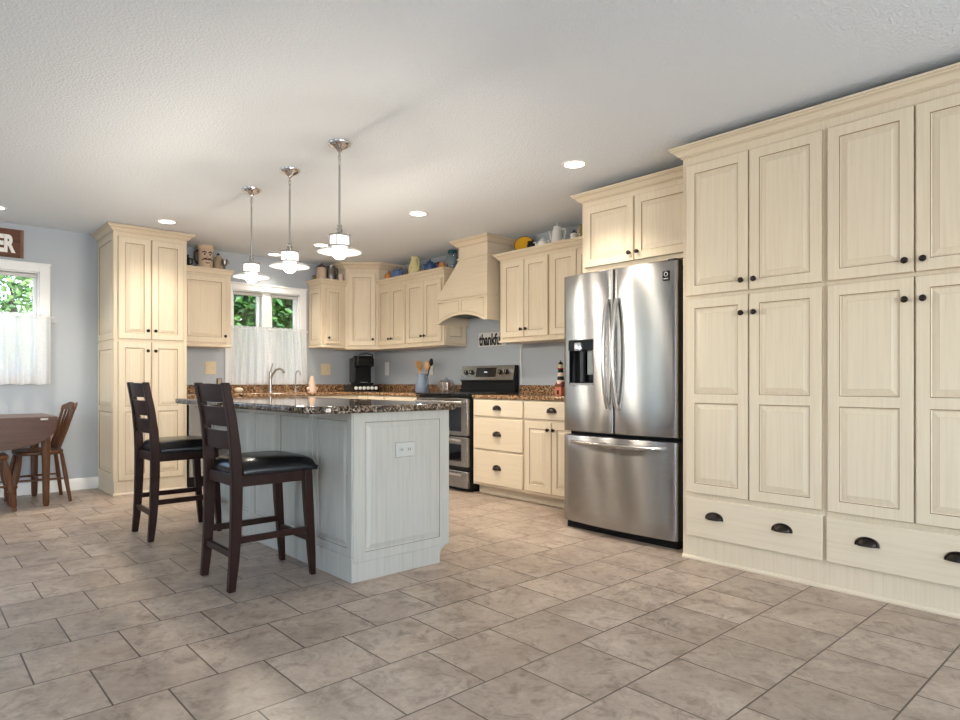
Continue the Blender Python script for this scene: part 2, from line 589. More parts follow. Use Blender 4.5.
def raised(mb, x0, x1, z0, z1, th, T, splits=(), stile=.055, rail=None, mid=.05, mi=(0, 1, 2)):
    """a raised-panel slab: frame, glazed groove, bevel and field; splits are mid-rail heights"""
    C, G, S = mi
    rail = rail or stile
    cen = T((x0 + x1) / 2, -.2, (z0 + z1) / 2)
    nrm = T(0, 1, 0) - T(0, 0, 0)
    def quad(vs, m):
        a, b, c, d = vs
        nn = (c - a).cross(d - b)
        k = nn.dot(nrm)
        if abs(k) < 1e-4 * nn.length + 1e-12:
            k = nn.dot((a + c) / 2 - cen)
        mb.add(vs if k >= 0 else vs[::-1], [(0, 1, 2, 3)], m)
    def ring(r0, n0, r1, n1, m):
        def cs(r, n): return [T(r[0], n, r[2]), T(r[1], n, r[2]), T(r[1], n, r[3]), T(r[0], n, r[3])]
        A, B = cs(r0, n0), cs(r1, n1)
        for i in range(4):
            j = (i + 1) % 4
            quad([A[i], A[j], B[j], B[i]], m)
    def ins(r, d): return (r[0] + d, r[1] - d, r[2] + d, r[3] - d)
    e = min(.004, th * .4)
    outer = (x0, x1, z0, z1)
    inner = ins(outer, e)
    ring(outer, 0, outer, th - e, S)  # outer edges darkened to stand in for shade in the door gaps
    ring(outer, th - e, inner, th, S)
    zs = [inner[2]] + list(splits) + [inner[3]]
    for k in range(len(zs) - 1):
        cell = (inner[0], inner[1], zs[k], zs[k + 1])
        b0 = z0 + rail if k == 0 else zs[k] + mid / 2
        b1 = z1 - rail if k == len(zs) - 2 else zs[k + 1] - mid / 2
        op = (x0 + stile, x1 - stile, b0, b1)
        ring(cell, th, op, th, C)
        r, cur = op, th
        wmax = min(op[1] - op[0], op[3] - op[2]) * .5
        bev = min(.026, wmax * .35)
        for d, dn, m in ((.0034, -.004, G), (.0065, -.006, C), (.0085, -.0075, S), (.0085 + bev, -.0005, C), (.0105 + bev, 0., S)):
            r2 = ins(op, d)
            ring(r, cur, r2, th + dn, m)
            r, cur = r2, th + dn
        quad([T(r[0], cur, r[2]), T(r[1], cur, r[2]), T(r[1], cur, r[3]), T(r[0], cur, r[3])], C)

CROWN = [(0, 0), (.008, 0), (.008, .008), (.020, .013), (.026, .022), (.040, .036), (.052, .042), (.052, .050), (.060, .052), (.060, .062), (0, .062)]
def sweep(mb, path, prof, z, mi=0, glaze=None):
    """moulding: profile (out, up) carried along a plan path, outward to the right of travel"""
    P = [Vector((a, b)) for a, b in path]
    n = len(P)
    offs = []
    for i in range(n):
        ds = []
        if i > 0: ds.append((P[i] - P[i - 1]).normalized())
        if i < n - 1: ds.append((P[i + 1] - P[i]).normalized())
        ns = [Vector((d.y, -d.x)) for d in ds]
        if len(ns) == 1: offs.append(ns[0])
        else:
            b = (ns[0] + ns[1]).normalized()
            offs.append(b / max(.2, b.dot(ns[0])))
    k = len(prof)
    vs, fs, ms = [], [], []
    for i in range(n):
        for o, u in prof:
            q = P[i] + offs[i] * o
            vs.append((q.x, q.y, z + u))
    o0 = len(mb.v)
    mb.v += vs
    for i in range(n - 1):
        for j in range(k - 1):
            mb.f.append(tuple(o0 + t for t in (i * k + j, (i + 1) * k + j, (i + 1) * k + j + 1, i * k + j + 1)))
            mb.m.append(glaze[1] if glaze and j in glaze[0] else mi)
    mb.f.append(tuple(o0 + j for j in range(k))); mb.m.append(mi)
    mb.f.append(tuple(o0 + (n - 1) * k + j for j in range(k))[::-1]); mb.m.append(mi)

# hardware prototypes are made on first use, then shared
_knob = None
def knob(parent, x, z, y=-.02):
    global _knob
    if _knob is None:
        mb = MB()
        mb.lathe([(.0001, -.028), (.008, -.0275), (.014, -.024), (.0155, -.020), (.013, -.016), (.006, -.013), (.0055, -.004), (.009, 0)], axis='y', seg=16)
        _knob = mb.build('knob', 'bronze', parent, (x, y, z))
        return _knob
    return inst(_knob, parent, (x, y, z))
_pull = None
def cup_pull(parent, x, z, y=-.02):
    global _pull
    if _pull is None:
        mb = MB()
        a, d, h = .046, .027, .034
        mb.grid(lambda u, t: (a * math.cos(PI * u) * (1 - .06 * t), -d * math.sin(PI * u) ** .8 * math.sin(PI / 2 * t) - .001, -.012 + h * math.sin(PI * u) ** .8 * math.cos(PI / 2 * t)), 16, 8)
        mb.tube([(a * 1.06 * math.cos(PI * k / 14), -.002, -.012 + h * 1.1 * math.sin(PI * k / 14) ** .85) for k in range(15)], .0035, 6)
        _pull = mb.build('cup_pull', 'bronze', parent, (x, y, z), recalc=False, solid=.0025)
        return _pull
    return inst(_pull, parent, (x, y, z))

PAINT = ('cream', 'glaze', 'glaze_gap_shade')
def door(root, x0, x1, z0, z1, splits=(), kn=None, mats=PAINT, **kw):
    mb = MB()
    raised(mb, x0, x1, z0, z1, .02, front(), splits, **kw)
    o = mb.build('door', mats, root, recalc=False, smooth=0)
    if kn: knob(o, *kn)
    return o
def drawer(root, x0, x1, z0, z1, pulls=(), mats=('cream_flat',)):
    mb = MB()
    mb.box(x0, x1, -.02, 0, z0, z1)
    o = mb.build('drawer_front', mats, root, bevel=.004)
    for px, pz in pulls: cup_pull(o, px, pz)
    return o
def carcass(root, W, D, z0, z1, mats=('cream',), toe=None, name='cabinet_body'):
    mb = MB()
    if toe:
        mb.box(0, W, 0, D, toe[1], z1)
        mb.box(0, W, toe[0], D, 0, toe[1])
    else:
        mb.box(0, W, 0, D, z0, z1)
    return mb.build(name, mats, root, bevel=.0015)
def crown(root, path, z, name='crown_moulding', prof=CROWN, mats=('cream_flat', 'glaze_gap_shade')):
    mb = MB()
    sweep(mb, path, prof, z, 0, ((1, 5, 7), 1))
    return mb.build(name, mats, root, smooth=25)
RZ = -PI / 2

# ---------------------------------------------------------------- the room
XW, YW, XL, YR, HC = 4.56, 7.09, -2.5, -3.0, 2.44
mb = MB(); mb.box(XL - .15, XW + .15, YR - .15, YW + .15, -.06, 0)
struct(mb.build('floor', 'tile', smooth=0))
mb = MB(); mb.box(XL - .15, XW + .15, YR - .15, YW + .15, HC, HC + .16)
struct(mb.build('ceiling', 'ceiling', smooth=0))

def wall(name, axis, a0, a1, d0, d1, openings=()):
    """wall from a0 to a1 along x or y, thickness d0..d1, with rectangular openings (s0, s1, z0, z1)"""
    mb = MB()
    def bx(s0, s1, z0, z1):
        if s1 - s0 < 1e-4 or z1 - z0 < 1e-4: return
        if axis == 'x': mb.box(s0, s1, d0, d1, z0, z1)
        else: mb.box(d0, d1, s0, s1, z0, z1)
    c = a0
    for s0, s1, z0, z1 in sorted(openings):
        bx(c, s0, 0, HC)
        bx(s0, s1, 0, z0)
        bx(s0, s1, z1, HC)
        c = s1
    bx(c, a1, 0, HC)
    return struct(mb.build(name, 'wall', smooth=0))
W1 = (-.75, .955, 1.09, 2.025)
W2 = (2.72, 3.515, 1.03, 2.04)
wall('wall_back', 'x', XL - .15, XW + .15, YW, YW + .15, [W1, W2])
wall('wall_right', 'y', YR, YW, XW, XW + .15)
DL, WL = (4.32, 6.72, 0, 2.1), (-.15, 2.15, .7, 2.1)
DR, WR = (-1.2, 1.0, 0, 2.1), (2.05, 3.35, .8, 2.1)
wall('wall_left', 'y', YR, YW, XL - .15, XL, [DL, WL])
wall('wall_rear', 'x', XL - .15, XW + .15, YR - .15, YR, [DR, WR])

def casing(name, o, wd=.082, sash=True, mullion=None, shade=True):
    """casing, sashes, glass and head shade of a window in the back wall"""
    x0, x1, z0, z1 = o
    r = bpy.data.objects.new(name, None); COL.objects.link(r); struct(r)
    mb = MB()
    y0 = YW - .022
    mb.box(x0 - wd, x0, y0, YW, z0 - wd, z1 + wd)
    mb.box(x1, x1 + wd, y0, YW, z0 - wd, z1 + wd)
    mb.box(x0, x1, y0, YW, z1, z1 + wd)
    mb.box(x0, x1, y0, YW, z0 - wd, z0)
    mb.box(x0 - wd - .006, x1 + wd + .006, y0 - .008, YW, z1 + wd - .018, z1 + wd)
    for a, b in ((x0 - .0, x0 + .012), (x1 - .012, x1)):
        mb.box(a, b, YW, YW + .15, z0, z1)
    mb.box(x0, x1, YW, YW + .15, z1 - .012, z1)
    mb.box(x0, x1, YW, YW + .15, z0, z0 + .012)
    mb.build('window_frame', 'trim', r, bevel=.003)
    parts = [(x0, x1)] if mullion is None else [(x0, mullion[0]), (mullion[1], x1)]
    if mullion:
        mb = MB(); mb.box(mullion[0], mullion[1], YW + .005, YW + .13, z0 + .012, z1 - .012)
        mb.build('mullion', 'trim', r, bevel=.004)
    for a, b in parts:
        mb = MB()
        a, b, c, d, s = a + .012, b - .012, z0 + .012, z1 - .012, .029
        ya, yb = YW + .055, YW + .09
        mb.box(a, a + s, ya, yb, c, d); mb.box(b - s, b, ya, yb, c, d)
        mb.box(a + s, b - s, ya, yb, c, c + s); mb.box(a + s, b - s, ya, yb, d - s, d)
        sa = mb.build('sash', 'trim', r, bevel=.003)
        mb = MB(); mb.box(a + s, b - s, YW + .07, YW + .074, c + s, d - s)
        mb.build('window_pane', 'pane', sa, smooth=0)
        if shade:
            pass
    if shade:
        mb = MB(); mb.lathe([(.018, x0 + .02), (.018, x1 - .02)], (0, YW + .03, z1 - .034), 12, axis='x')
        mb.build('rolled_shade', 'signgrey', r)
    return r
casing('window_1', W1, mullion=(.055, .155))
casing('window_2', W2, mullion=(3.065, 3.165))

def opening_frame(name, o, axis, d, n=2):
    s0, s1, z0, z1 = o
    r = bpy.data.objects.new(name, None); COL.objects.link(r); struct(r)
    mb, g = MB(), MB()
    def bx(m, a, b, c, e, t0, t1):
        if axis == 'y': m.box(t0, t1, a, b, c, e)
        else: m.box(a, b, t0, t1, c, e)
    for k in range(n + 1):
        a = s0 + (s1 - s0 - .08) * k / n
        bx(mb, a, a + .08, z0, z1, d - .12, d - .04)
    bx(mb, s0, s1, z1 - .06, z1, d - .12, d - .04)
    bx(mb, s0, s1, z0, z0 + .06, d - .12, d - .04)
    mb.build('window_frame', 'trim', r)
    bx(g, s0 + .05, s1 - .05, z0 + .05, z1 - .05, d - .082, d - .078)
    g.build('window_pane', 'pane', r, smooth=0)
opening_frame('door_1', DL, 'y', XL, 3)
opening_frame('window_3', WL, 'y', XL, 3)
opening_frame('door_2', DR, 'x', YR)
opening_frame('window_4', WR, 'x', YR)

BASE = [(0, 0), (.014, 0), (.014, .012), (.012, .085), (.006, .105), (0, .108)]
mb = MB(); sweep(mb, [(XL, YW), (1.429, YW)], BASE, 0)
struct(mb.build('baseboard_back', 'white', smooth=25))
mb = MB(); sweep(mb, [(XL, DL[1] + .05), (XL, YW - .02)], [(-a if 0 else a, b) for a, b in BASE], 0)
struct(mb.build('baseboard_left', 'white', smooth=25))
mb = MB(); mb.box(-14, 18, YW + .16, 26, -.32, -.30)
struct(mb.build('ground', 'grass', smooth=0))

# ---------------------------------------------------------------- right wall cabinets
SHOE = [(0, 0), (.012, 0), (.012, .008), (.006, .018), (0, .02)]
def pantry(yl, W, d1, d2, cutx, label, left, pulls, lo, hi):
    t = thing('pantry_cabinet', label, 'cabinet', (3.42, yl, 0), RZ, 'floor to ceiling pantry cabinets')
    carcass(t, W, XW - 3.422, 0, 2.335)
    for k, (a, b) in enumerate((d1, d2)):
        kx = b - .032 if k == 0 else a + .032
        door(t, a, b, 1.522, 2.278, kn=(kx, 1.577))
        door(t, a, b, .386, 1.503, splits=[.93], kn=(kx, 1.400))
    drawer(t, lo, hi, .137, .360, [(p, .262) for p in pulls])
    crown(t, [(0, .215), (0, 0), (W, 0)] if left else [(0, 0), (W, 0), (W, .5)], 2.328)
    mb = MB(); sweep(mb, [(0, 0), (W, 0)], SHOE, 0)
    mb.build('shoe_moulding', 'cream_flat', t, smooth=25)
    return t
pantry(2.013, .786, (.030, .398), (.404, .772), None, 'tall cream pantry cabinet directly right of the refrigerator, both drawer pulls in view', True, (.206, .580), .028, .776)
pantry(1.227, .790, (.012, .377), (.384, .760), None, 'tall cream pantry cabinet at the right edge, farther from the refrigerator', False, (.189, .545), .008, .770)

t = thing('fridge_top_cabinet', 'cream two-door cabinet mounted above the stainless refrigerator', 'cabinet', (3.70, 2.99, 0), RZ)
carcass(t, .972, XW - 3.702, 1.815, 2.33)
door(t, .035, .452, 1.845, 2.282, kn=(.452 - .028, 1.90))
door(t, .460, .930, 1.845, 2.282, kn=(.460 + .028, 1.90))
crown(t, [(0, .5), (0, 0), (.975, 0)], 2.318)

def base_cab(name, label, loc, rz, W, drawers, doors, D=.627, toe=(.075, .088), group=None, moulding=True):
    t = thing(name, label, 'cabinet', loc, rz, group)
    carcass(t, W, D, 0, .868, toe=toe)
    for a, b, c, d, p in drawers: drawer(t, a, b, c, d, p)
    for a, b, c, d, k in doors: door(t, a, b, c, d, kn=k)
    return t
XB = 3.93
base_cab('base_cabinet', 'cream three-drawer base cabinet between the range and the door cabinet', (XB, 4.45, 0), RZ, .655,
         [(.025, .645, .715, .858, [(.335, .785)]), (.025, .645, .420, .695, [(.335, .555)]), (.025, .645, .110, .400, [(.335, .258)])], [])
base_cab('base_cabinet', 'cream base cabinet with one drawer over two doors beside the refrigerator', (XB, 3.794, 0), RZ, .64,
         [(.015, .625, .715, .858, [(.32, .785)])], [(.015, .312, .110, .692, (.285, .632)), (.318, .625, .110, .692, (.345, .632))])
base_cab('base_cabinet', 'cream base cabinet just left of the range, mostly behind the island', (XB, 5.895, 0), RZ, .612,
         [(.012, .600, .715, .858, [])], [(.012, .303, .110, .692, (.28, .632)), (.309, .600, .110, .692, (.333, .632))])
base_cab('corner_base_cabinet', 'cream corner base cabinet under the coffee maker', (XB, 6.46, 0), RZ, .562,
         [(.235, .552, .715, .858, []), (.02, .215, .715, .858, [])], [(.02, .215, .110, .692, None), (.235, .552, .110, .692, (.26, .632))])
base_cab('sink_base_cabinet', 'cream sink base cabinet under the curtained kitchen window', (2.665, 6.46, 0), 0, 1.262,
         [(.02, .62, .715, .858, []), (.64, 1.24, .715, .858, [])], [(.02, .315, .110, .692, (.29, .632)), (.321, .62, .110, .692, (.345, .632)), (.64, 1.24, .110, .692, (.67, .632))])

# worktops
def slab(outline, z0, z1, name, mat, label, splash=()):
    mb = MB(); mb.prism(outline, z0, z1)
    o = mb.build(name, mat, None, bevel=.010)
    o.modifiers[0].segments = 3
    tag(o, label, 'countertop')
    for lb, x0, x1, y0, y1 in splash:
        mb = MB(); mb.box(x0, x1, y0, y1, z1 + .0005, z1 + .085)
        tag(mb.build('backsplash', mat, None, bevel=.002), lb, 'backsplash')
    return o
ZC0, ZC = .869, .905
slab([(3.905, 4.448), (4.558, 4.448), (4.558, 3.155), (3.905, 3.155)], ZC0, ZC, 'countertop', 'granite', 'brown granite worktop between the range and the refrigerator', [('brown granite backsplash strip right of the range', 4.535, 4.558, 3.155, 4.448)])
slab([(2.055, 6.43), (3.905, 6.43), (3.905, 5.283), (4.558, 5.283), (4.558, 7.088), (2.055, 7.088)], ZC0, ZC, 'countertop', 'granite',
     'brown granite L-shaped worktop running under the window into the corner', [('long brown granite backsplash strip under the kitchen window', 2.055, 4.534, 7.064, 7.088), ('brown granite backsplash strip behind the utensil crock', 4.535, 4.558, 5.283, 7.063)])

# wall cabinets
def rail(t, W, z, path=None, depth=.31):
    mb = MB(); sweep(mb, path or [(0, 0), (W, 0)], [(0, 0), (.010, .002), (.012, .016), (.004, .024), (0, .024)], z)
    return mb.build('light_rail', 'cream_flat', t, smooth=25)
def wall_cab(label, loc, rz, W, z0, z1, doors, D=.309, crown_path=None, rail_path=None, zd0=None, zd1=None, side=None, cs=.72):
    t = thing('wall_cabinet', label, 'cabinet', loc, rz)
    carcass(t, W, D, z0, z1)
    for a, b, k in doors:
        door(t, a, b, zd0 or z0 + .045, zd1 or z1 - .055, kn=(k, z0 + .115) if k else None, stile=min(.055, (b - a) * .19))
    crown(t, crown_path or [(0, 0), (W, 0)], z1 - .010, prof=[(a * cs, b) for a, b in CROWN])
    mb = MB(); mb.box(.004, W - .004, .002, D - .004, z1 + .0005, z1 + .0515)
    mb.build('cabinet_top', 'cream_flat', t)
    rail(t, W, z0, rail_path)
    if side:
        mb = MB()
        s, e = side
        T = (lambda y, n, z: Vector((-n, y, z))) if s == 'l' else (lambda y, n, z: Vector((W + n, y, z)))
        raised(mb, .02, D - .01, z0 + .04, z1 - .05, e, T, stile=.055)
        mb.build('side_panel', PAINT, t, recalc=False, smooth=0)
    return t
XU = 4.25
wall_cab('cream wall cabinet right of the range hood with a pair of doors', (XU, 4.425, 0), RZ, .637, 1.390, 2.178, [(.045, .325, .298), (.331, .618, .359)], zd1=2.143, cs=.9,
         crown_path=[(0, .309), (0, 0), (.637, 0)], rail_path=[(0, .309), (0, 0), (.637, 0)])
wall_cab('cream wall cabinet partly hidden behind the refrigerator top', (XU, 3.787, 0), RZ, .78, 1.390, 2.178, [(.012, .300, .272), (.306, .76, .335)], zd1=2.143, cs=.9)
wall_cab('cream two-door wall cabinet between the corner cabinet and its twin near the hood', (XU, 6.518, 0), RZ, .566, 1.405, 2.17, [(.012, .278, .251), (.284, .553, .311)])
wall_cab('cream two-door wall cabinet next to the left side of the range hood', (XU, 5.951, 0), RZ, .671, 1.405, 2.17, [(.020, .335, .309), (.341, .645, .369)],
         crown_path=[(0, 0), (.671, 0), (.671, .309)], rail_path=[(0, 0), (.671, 0), (.671, .309)], side=('r', .008))
wall_cab('small cream wall cabinet between the kitchen window and the corner cabinet', (3.64, 6.775, 0), 0, .309, 1.420, 2.165, [(.045, .245, .075)], D=.314,
         crown_path=[(0, .31), (0, 0), (.309, 0)], rail_path=[(0, .31), (0, 0), (.309, 0)], side=('l', .008))
wall_cab('cream single-door wall cabinet left of the kitchen window', (2.058, 6.775, 0), 0, .527, 1.380, 2.138, [(.03, .482, .490 - .03)], D=.314, zd1=2.108, cs=.45,
         crown_path=[(0, 0), (.527, 0), (.527, .31)], rail_path=[(0, 0), (.527, 0), (.527, .31)])

# diagonal corner cabinet
t = thing('corner_wall_cabinet', 'taller cream diagonal wall cabinet in the corner above the coffee maker', 'cabinet', (3.95, 6.775, 0))
mb = MB()
mb.prism([(0, 0), (.30, -.256), (.608, -.256), (.608, .312), (0, .312)], 1.405, 2.37)
mb.build('cabinet_body', 'cream', t, bevel=.0015)
ang = math.atan2(-.256, .30)
LD = math.hypot(.30, .256)
mb = MB()
ca, sa = math.cos(ang), math.sin(ang)
raised(mb, .035, LD - .035, 1.45, 2.315, .02, lambda x, n, z: Vector((x * ca + n * sa, x * sa - n * ca, z)), stile=.055)
d = mb.build('door', PAINT, t, recalc=False, smooth=0)
kx = LD - .066
k = knob(d, kx * ca + .02 * sa, 1.525, kx * sa - .02 * ca)
k.rotation_euler = (0, 0, ang)
crown(t, [(0, .312), (0, 0), (.30, -.256), (.608, -.256)], 2.360, prof=[(a * 1.4, b * 1.22) for a, b in CROWN])
rail(t, 0, 1.405, [(0, 0), (.30, -.256)])

# tall cabinet on the back wall
t = thing('tall_cabinet', 'tall cream four-door cabinet on the back wall between the two windows', 'cabinet', (1.43, 6.48, 0))
carcass(t, .622, .608, 0, 2.385)
for a, b, k in ((.030, .300, .300 - .028), (.308, .590, .308 + .028)):
    door(t, a, b, 1.412, 2.335, kn=(k, 1.492))
    door(t, a, b, .130, 1.388, splits=[.775], kn=(k, 1.307), mid=.045)
crown(t, [(0, .608), (0, 0), (.622, 0), (.622, .608)], 2.372)
mb = MB()
TS = lambda y, n, z: Vector((-n, y, z))
raised(mb, 0, .605, .13, 1.385, .008, TS, splits=[.775], stile=.065)
raised(mb, 0, .605, 1.405, 2.37, .008, TS, stile=.065)
mb.build('side_panel', PAINT, t, recalc=False, smooth=0)
mb = MB(); sweep(mb, [(0, .605), (0, 0), (.622, 0)], SHOE, 0)
mb.build('shoe_moulding', 'cream_flat', t, smooth=25)

# wooden range hood
t = thing('range_hood', 'cream wooden range hood with arched apron tapering up to the ceiling', 'range hood', (4.12, 5.255, 0), RZ)
HW, HD = .785, .438
mb = MB()
arch = [(.0, 1.612), (.045, 1.612)] + [(.05 + .685 * k / 16, 1.612 + .075 * math.sin(PI * k / 16) ** .75) for k in range(17)] + [(.74, 1.612), (HW, 1.612), (HW, 1.848), (0, 1.848)]
mb.prism(arch, 0, .02, 'y')
mb.box(0, .02, .02, HD, 1.612, 1.848)
mb.box(HW - .02, HW, .02, HD, 1.612, 1.848)
ap = mb.build('apron', 'cream_flat', t)
def arch_field(x0, x1):
    """glazed moulding line that follows the arch on one half of the apron"""
    f = lambda x: 1.612 + .03 + .075 * math.sin(PI * min(1, max(0, (x - .05) / .685))) ** .75
    pts = [(x0 + (x1 - x0) * k / 10, f(x0 + (x1 - x0) * k / 10)) for k in range(11)]
    path = [(x0, -.001, 1.825)] + [(a, -.001, b) for a, b in pts] + [(x1, -.001, 1.825)]
    m2 = MB(); m2.tube(path, .0045, 6, closed=True)
    m2.build('apron_moulding', 'glaze_gap_shade', ap)
arch_field(.045, HW / 2 - .02)
arch_field(HW / 2 + .02, HW - .045)
mb = MB(); mb.box(.02, HW - .02, .03, HD, 1.70, 1.72)
mb.build('hood_underside', 'dkgrey', t)
cx0, cx1, cy0 = .262, .690, .090
mb = MB()
vs = [(0, 0, 1.862), (HW, 0, 1.862), (HW, HD, 1.862), (0, HD, 1.862), (cx0, cy0, 2.245), (cx1, cy0, 2.245), (cx1, HD, 2.245), (cx0, HD, 2.245)]
mb.add(vs, [(3, 2, 1, 0), (4, 5, 6, 7), (0, 1, 5, 4), (1, 2, 6, 5), (2, 3, 7, 6), (3, 0, 4, 7)])
mb.build('canopy', 'cream_flat', t, smooth=0)
mb = MB(); sweep(mb, [(0, HD), (0, 0), (HW, 0), (HW, HD)], [(0, 0), (.012, .002), (.016, .010), (.010, .018), (0, .020)], 1.846)
mb.build('band_moulding', ('cream_flat',), t, smooth=25)
mb = MB(); sweep(mb, [(cx0, HD), (cx0, cy0), (cx1, cy0), (cx1, HD)], [(0, 0), (.012, .002), (.016, .010), (.010, .018), (0, .020)], 2.248)
mb.build('band_moulding', 'cream_flat', t, smooth=25)
mb = MB(); mb.box(cx0, cx1, cy0, HD, 2.245, 2.40)
mb.build('chimney', 'cream_flat', t, bevel=.0015)
crown(t, [(cx0, HD), (cx0, cy0), (cx1, cy0), (cx1, HD)], 2.372, prof=[(a * 1.1, b * 1.08) for a, b in CROWN])

# ---------------------------------------------------------------- refrigerator
FW, FB = .897, .030
t = thing('refrigerator', 'stainless french-door refrigerator with a water dispenser in its left door', 'refrigerator', (3.50, 2.997, 0), RZ)
mb = MB(); mb.box(.012, FW - .012, .065, .70, .05, 1.745)
mb.build('fridge_body', 'black', t, bevel=.004)
mb = MB(); mb.box(.01, FW - .01, .03, .68, .0, .048)
for k in range(5): mb.box(.05, FW - .05, .026, .03, .006 + k * .008, .009 + k * .008)
mb.build('kick_grille', 'black', t, bevel=.003)
def fy_(x): return -FB * (1 - ((x - FW / 2) / (FW / 2)) ** 2)
def fdoor(name, x0, x1, z0, z1, hole=None):
    """door with a bowed steel front, rounded edges and an optional recess opening"""
    r = .014
    xs = [x0, x0 + r * .15, x0 + r * .5, x0 + r] + [x0 + r + (x1 - x0 - 2 * r) * k / 22 for k in range(1, 22)] + [x1 - r, x1 - r * .5, x1 - r * .15, x1]
    zs = [z0, z0 + .002, z0 + .006] + [z0 + .006 + (z1 - z0 - .012) * k / 6 for k in range(1, 6)] + [z1 - .006, z1 - .002, z1]
    if hole:
        xs = sorted([x for x in xs if min(abs(x - hole[0]), abs(x - hole[1])) > .006] + [hole[0], hole[1]])
        zs = sorted([z for z in zs if min(abs(z - hole[2]), abs(z - hole[3])) > .006] + [hole[2], hole[3]])
    def dy(x, z):
        e = min(x - x0, x1 - x)
        o = r - math.sqrt(max(0, r * r - (r - min(e, r)) ** 2))
        ez = min(z - z0, z1 - z)
        o += .006 - math.sqrt(max(0, 3.6e-5 - (.006 - min(ez, .006)) ** 2))
        return fy_(x) + o
    mb = MB()
    n = len(zs)
    vs = [(x, dy(x, z), z) for x in xs for z in zs]
    fs = []
    for i in range(len(xs) - 1):
        for j in range(n - 1):
            if hole and hole[0] - 1e-6 <= xs[i] < hole[1] - 1e-6 and hole[2] - 1e-6 <= zs[j] < hole[3] - 1e-6: continue
            fs.append((i * n + j, (i + 1) * n + j, (i + 1) * n + j + 1, i * n + j + 1))
    mb.add(vs, fs)
    o = len(mb.v)
    per = [i * n for i in range(len(xs))] + [(len(xs) - 1) * n + j for j in range(1, n)] + [i * n + n - 1 for i in range(len(xs) - 2, -1, -1)] + [j for j in range(n - 2, 0, -1)]
    bk = [(mb.v[p][0], .062, mb.v[p][2]) for p in per]
    m = len(per)
    mb.v += bk
    for i in range(m):
        mb.f.append((per[i], o + i, o + (i + 1) % m, per[(i + 1) % m])); mb.m.append(1)
    mb.f.append(tuple(o + i for i in range(m))); mb.m.append(1)
    return mb.build(name, ('steel', 'dkgrey'), t, recalc=True, smooth=40)
XS = FW / 2
HO = (.062, .285, 1.003, 1.314)
dl = fdoor('fridge_door', 0, XS - .004, .682, 1.765, HO)
dl['label'] = 'left refrigerator door with dispenser'
dr = fdoor('fridge_door', XS + .004, FW, .682, 1.765)
fz_ = fdoor('freezer_drawer', 0, FW, .052, .655)
# dispenser recess
mb = MB()
a, b, c, d = HO
yb = .045
mb.add([(a, -.012, c), (b, -.022, c), (b, -.022, d), (a, -.012, d), (a + .006, yb, c + .006), (b - .006, yb, c + .006), (b - .006, yb, d - .006), (a + .006, yb, d - .006)],
       [(0, 1, 5, 4), (1, 2, 6, 5), (2, 3, 7, 6), (3, 0, 4, 7), (4, 5, 6, 7)])
dp = mb.build('dispenser', 'blackgloss', dl, recalc=False, smooth=0)
mb = MB(); mb.box(a + .002, b - .002, -.026, .03, d - .075, d - .002)
mb.build('dispenser_panel', 'blackgloss', dp, bevel=.003)
mb = MB(); mb.lathe([(.030, d - .075), (.032, d - .068), (.032, d - .028), (.028, d - .022)], (a + .092, -.022, 0), 20)
mb.build('water_spout', 'chrome', dp)
mb = MB(); mb.box(a + .075, a + .105, .012, .04, c + .02, d - .08)
mb.build('ice_lever', 'dkgrey', dp, bevel=.004)
mb = MB(); mb.box(b - .072, b - .018, -.004, .02, c + .07, d - .075); 
mb.build('water_lever', 'midgrey', dp, bevel=.006)
mb = MB(); mb.box(a + .008, b - .006, -.016, .04, c, c + .012)
mb.build('drip_tray', 'midgrey', dp, bevel=.002)
def bow(z0, z1, x, y0, y1, n=16):
    return [(x, y0 + (y1 - y0) * math.sin(PI * k / n) ** .7, z0 + (z1 - z0) * k / n) for k in range(n + 1)]
for o, x in ((dl, XS - .036), (dr, XS + .038)):
    mb = MB()
    mb.tube(bow(.85, 1.565, x, -.040, -.092), .0165, 10, flat=(.85, 1))
    mb.tube([(x, -.02, .862), (x, -.042, .862)], .012, 8); mb.tube([(x, -.02, 1.553), (x, -.042, 1.553)], .012, 8)
    mb.build('door_handle', 'steel_plain', o)
mb = MB()
n = 20
mb.tube([(.112 + .70 * k / n, fy_(.112 + .70 * k / n) - .022 - .035 * math.sin(PI * k / n) ** .5, .612) for k in range(n + 1)], .0165, 10, flat=(1.1, .8))
for x in (.122, .802): mb.tube([(x, fy_(x) + .003, .612), (x, fy_(x) - .03, .612)], .012, 8)
mb.build('drawer_handle', 'steel_plain', fz_)
mb = MB(); mb.box(FW - .092, FW - .047, fy_(FW - .08) - .003, fy_(FW - .08) + .006, 1.645, 1.705)
bd = mb.build('badge', 'blackgloss', dr, bevel=.001)
mb = MB(); mb.lathe([(.0105, 0), (.0135, .0)], (FW - .069, fy_(FW - .08) - .0036, 1.684), 16, axis='y', cap=False)
mb.box(FW - .085, FW - .054, fy_(FW - .08) - .0036, fy_(FW - .08) - .003, 1.655, 1.659)
mb.build('badge_mark', 'whiteglaze', bd, solid=.0006)
for x in (FW - .05,):
    mb = MB(); mb.box(x - .03, x + .03, .02, .10, 1.766, 1.782)
    mb.build('hinge_cap', 'dkgrey', t, bevel=.004)

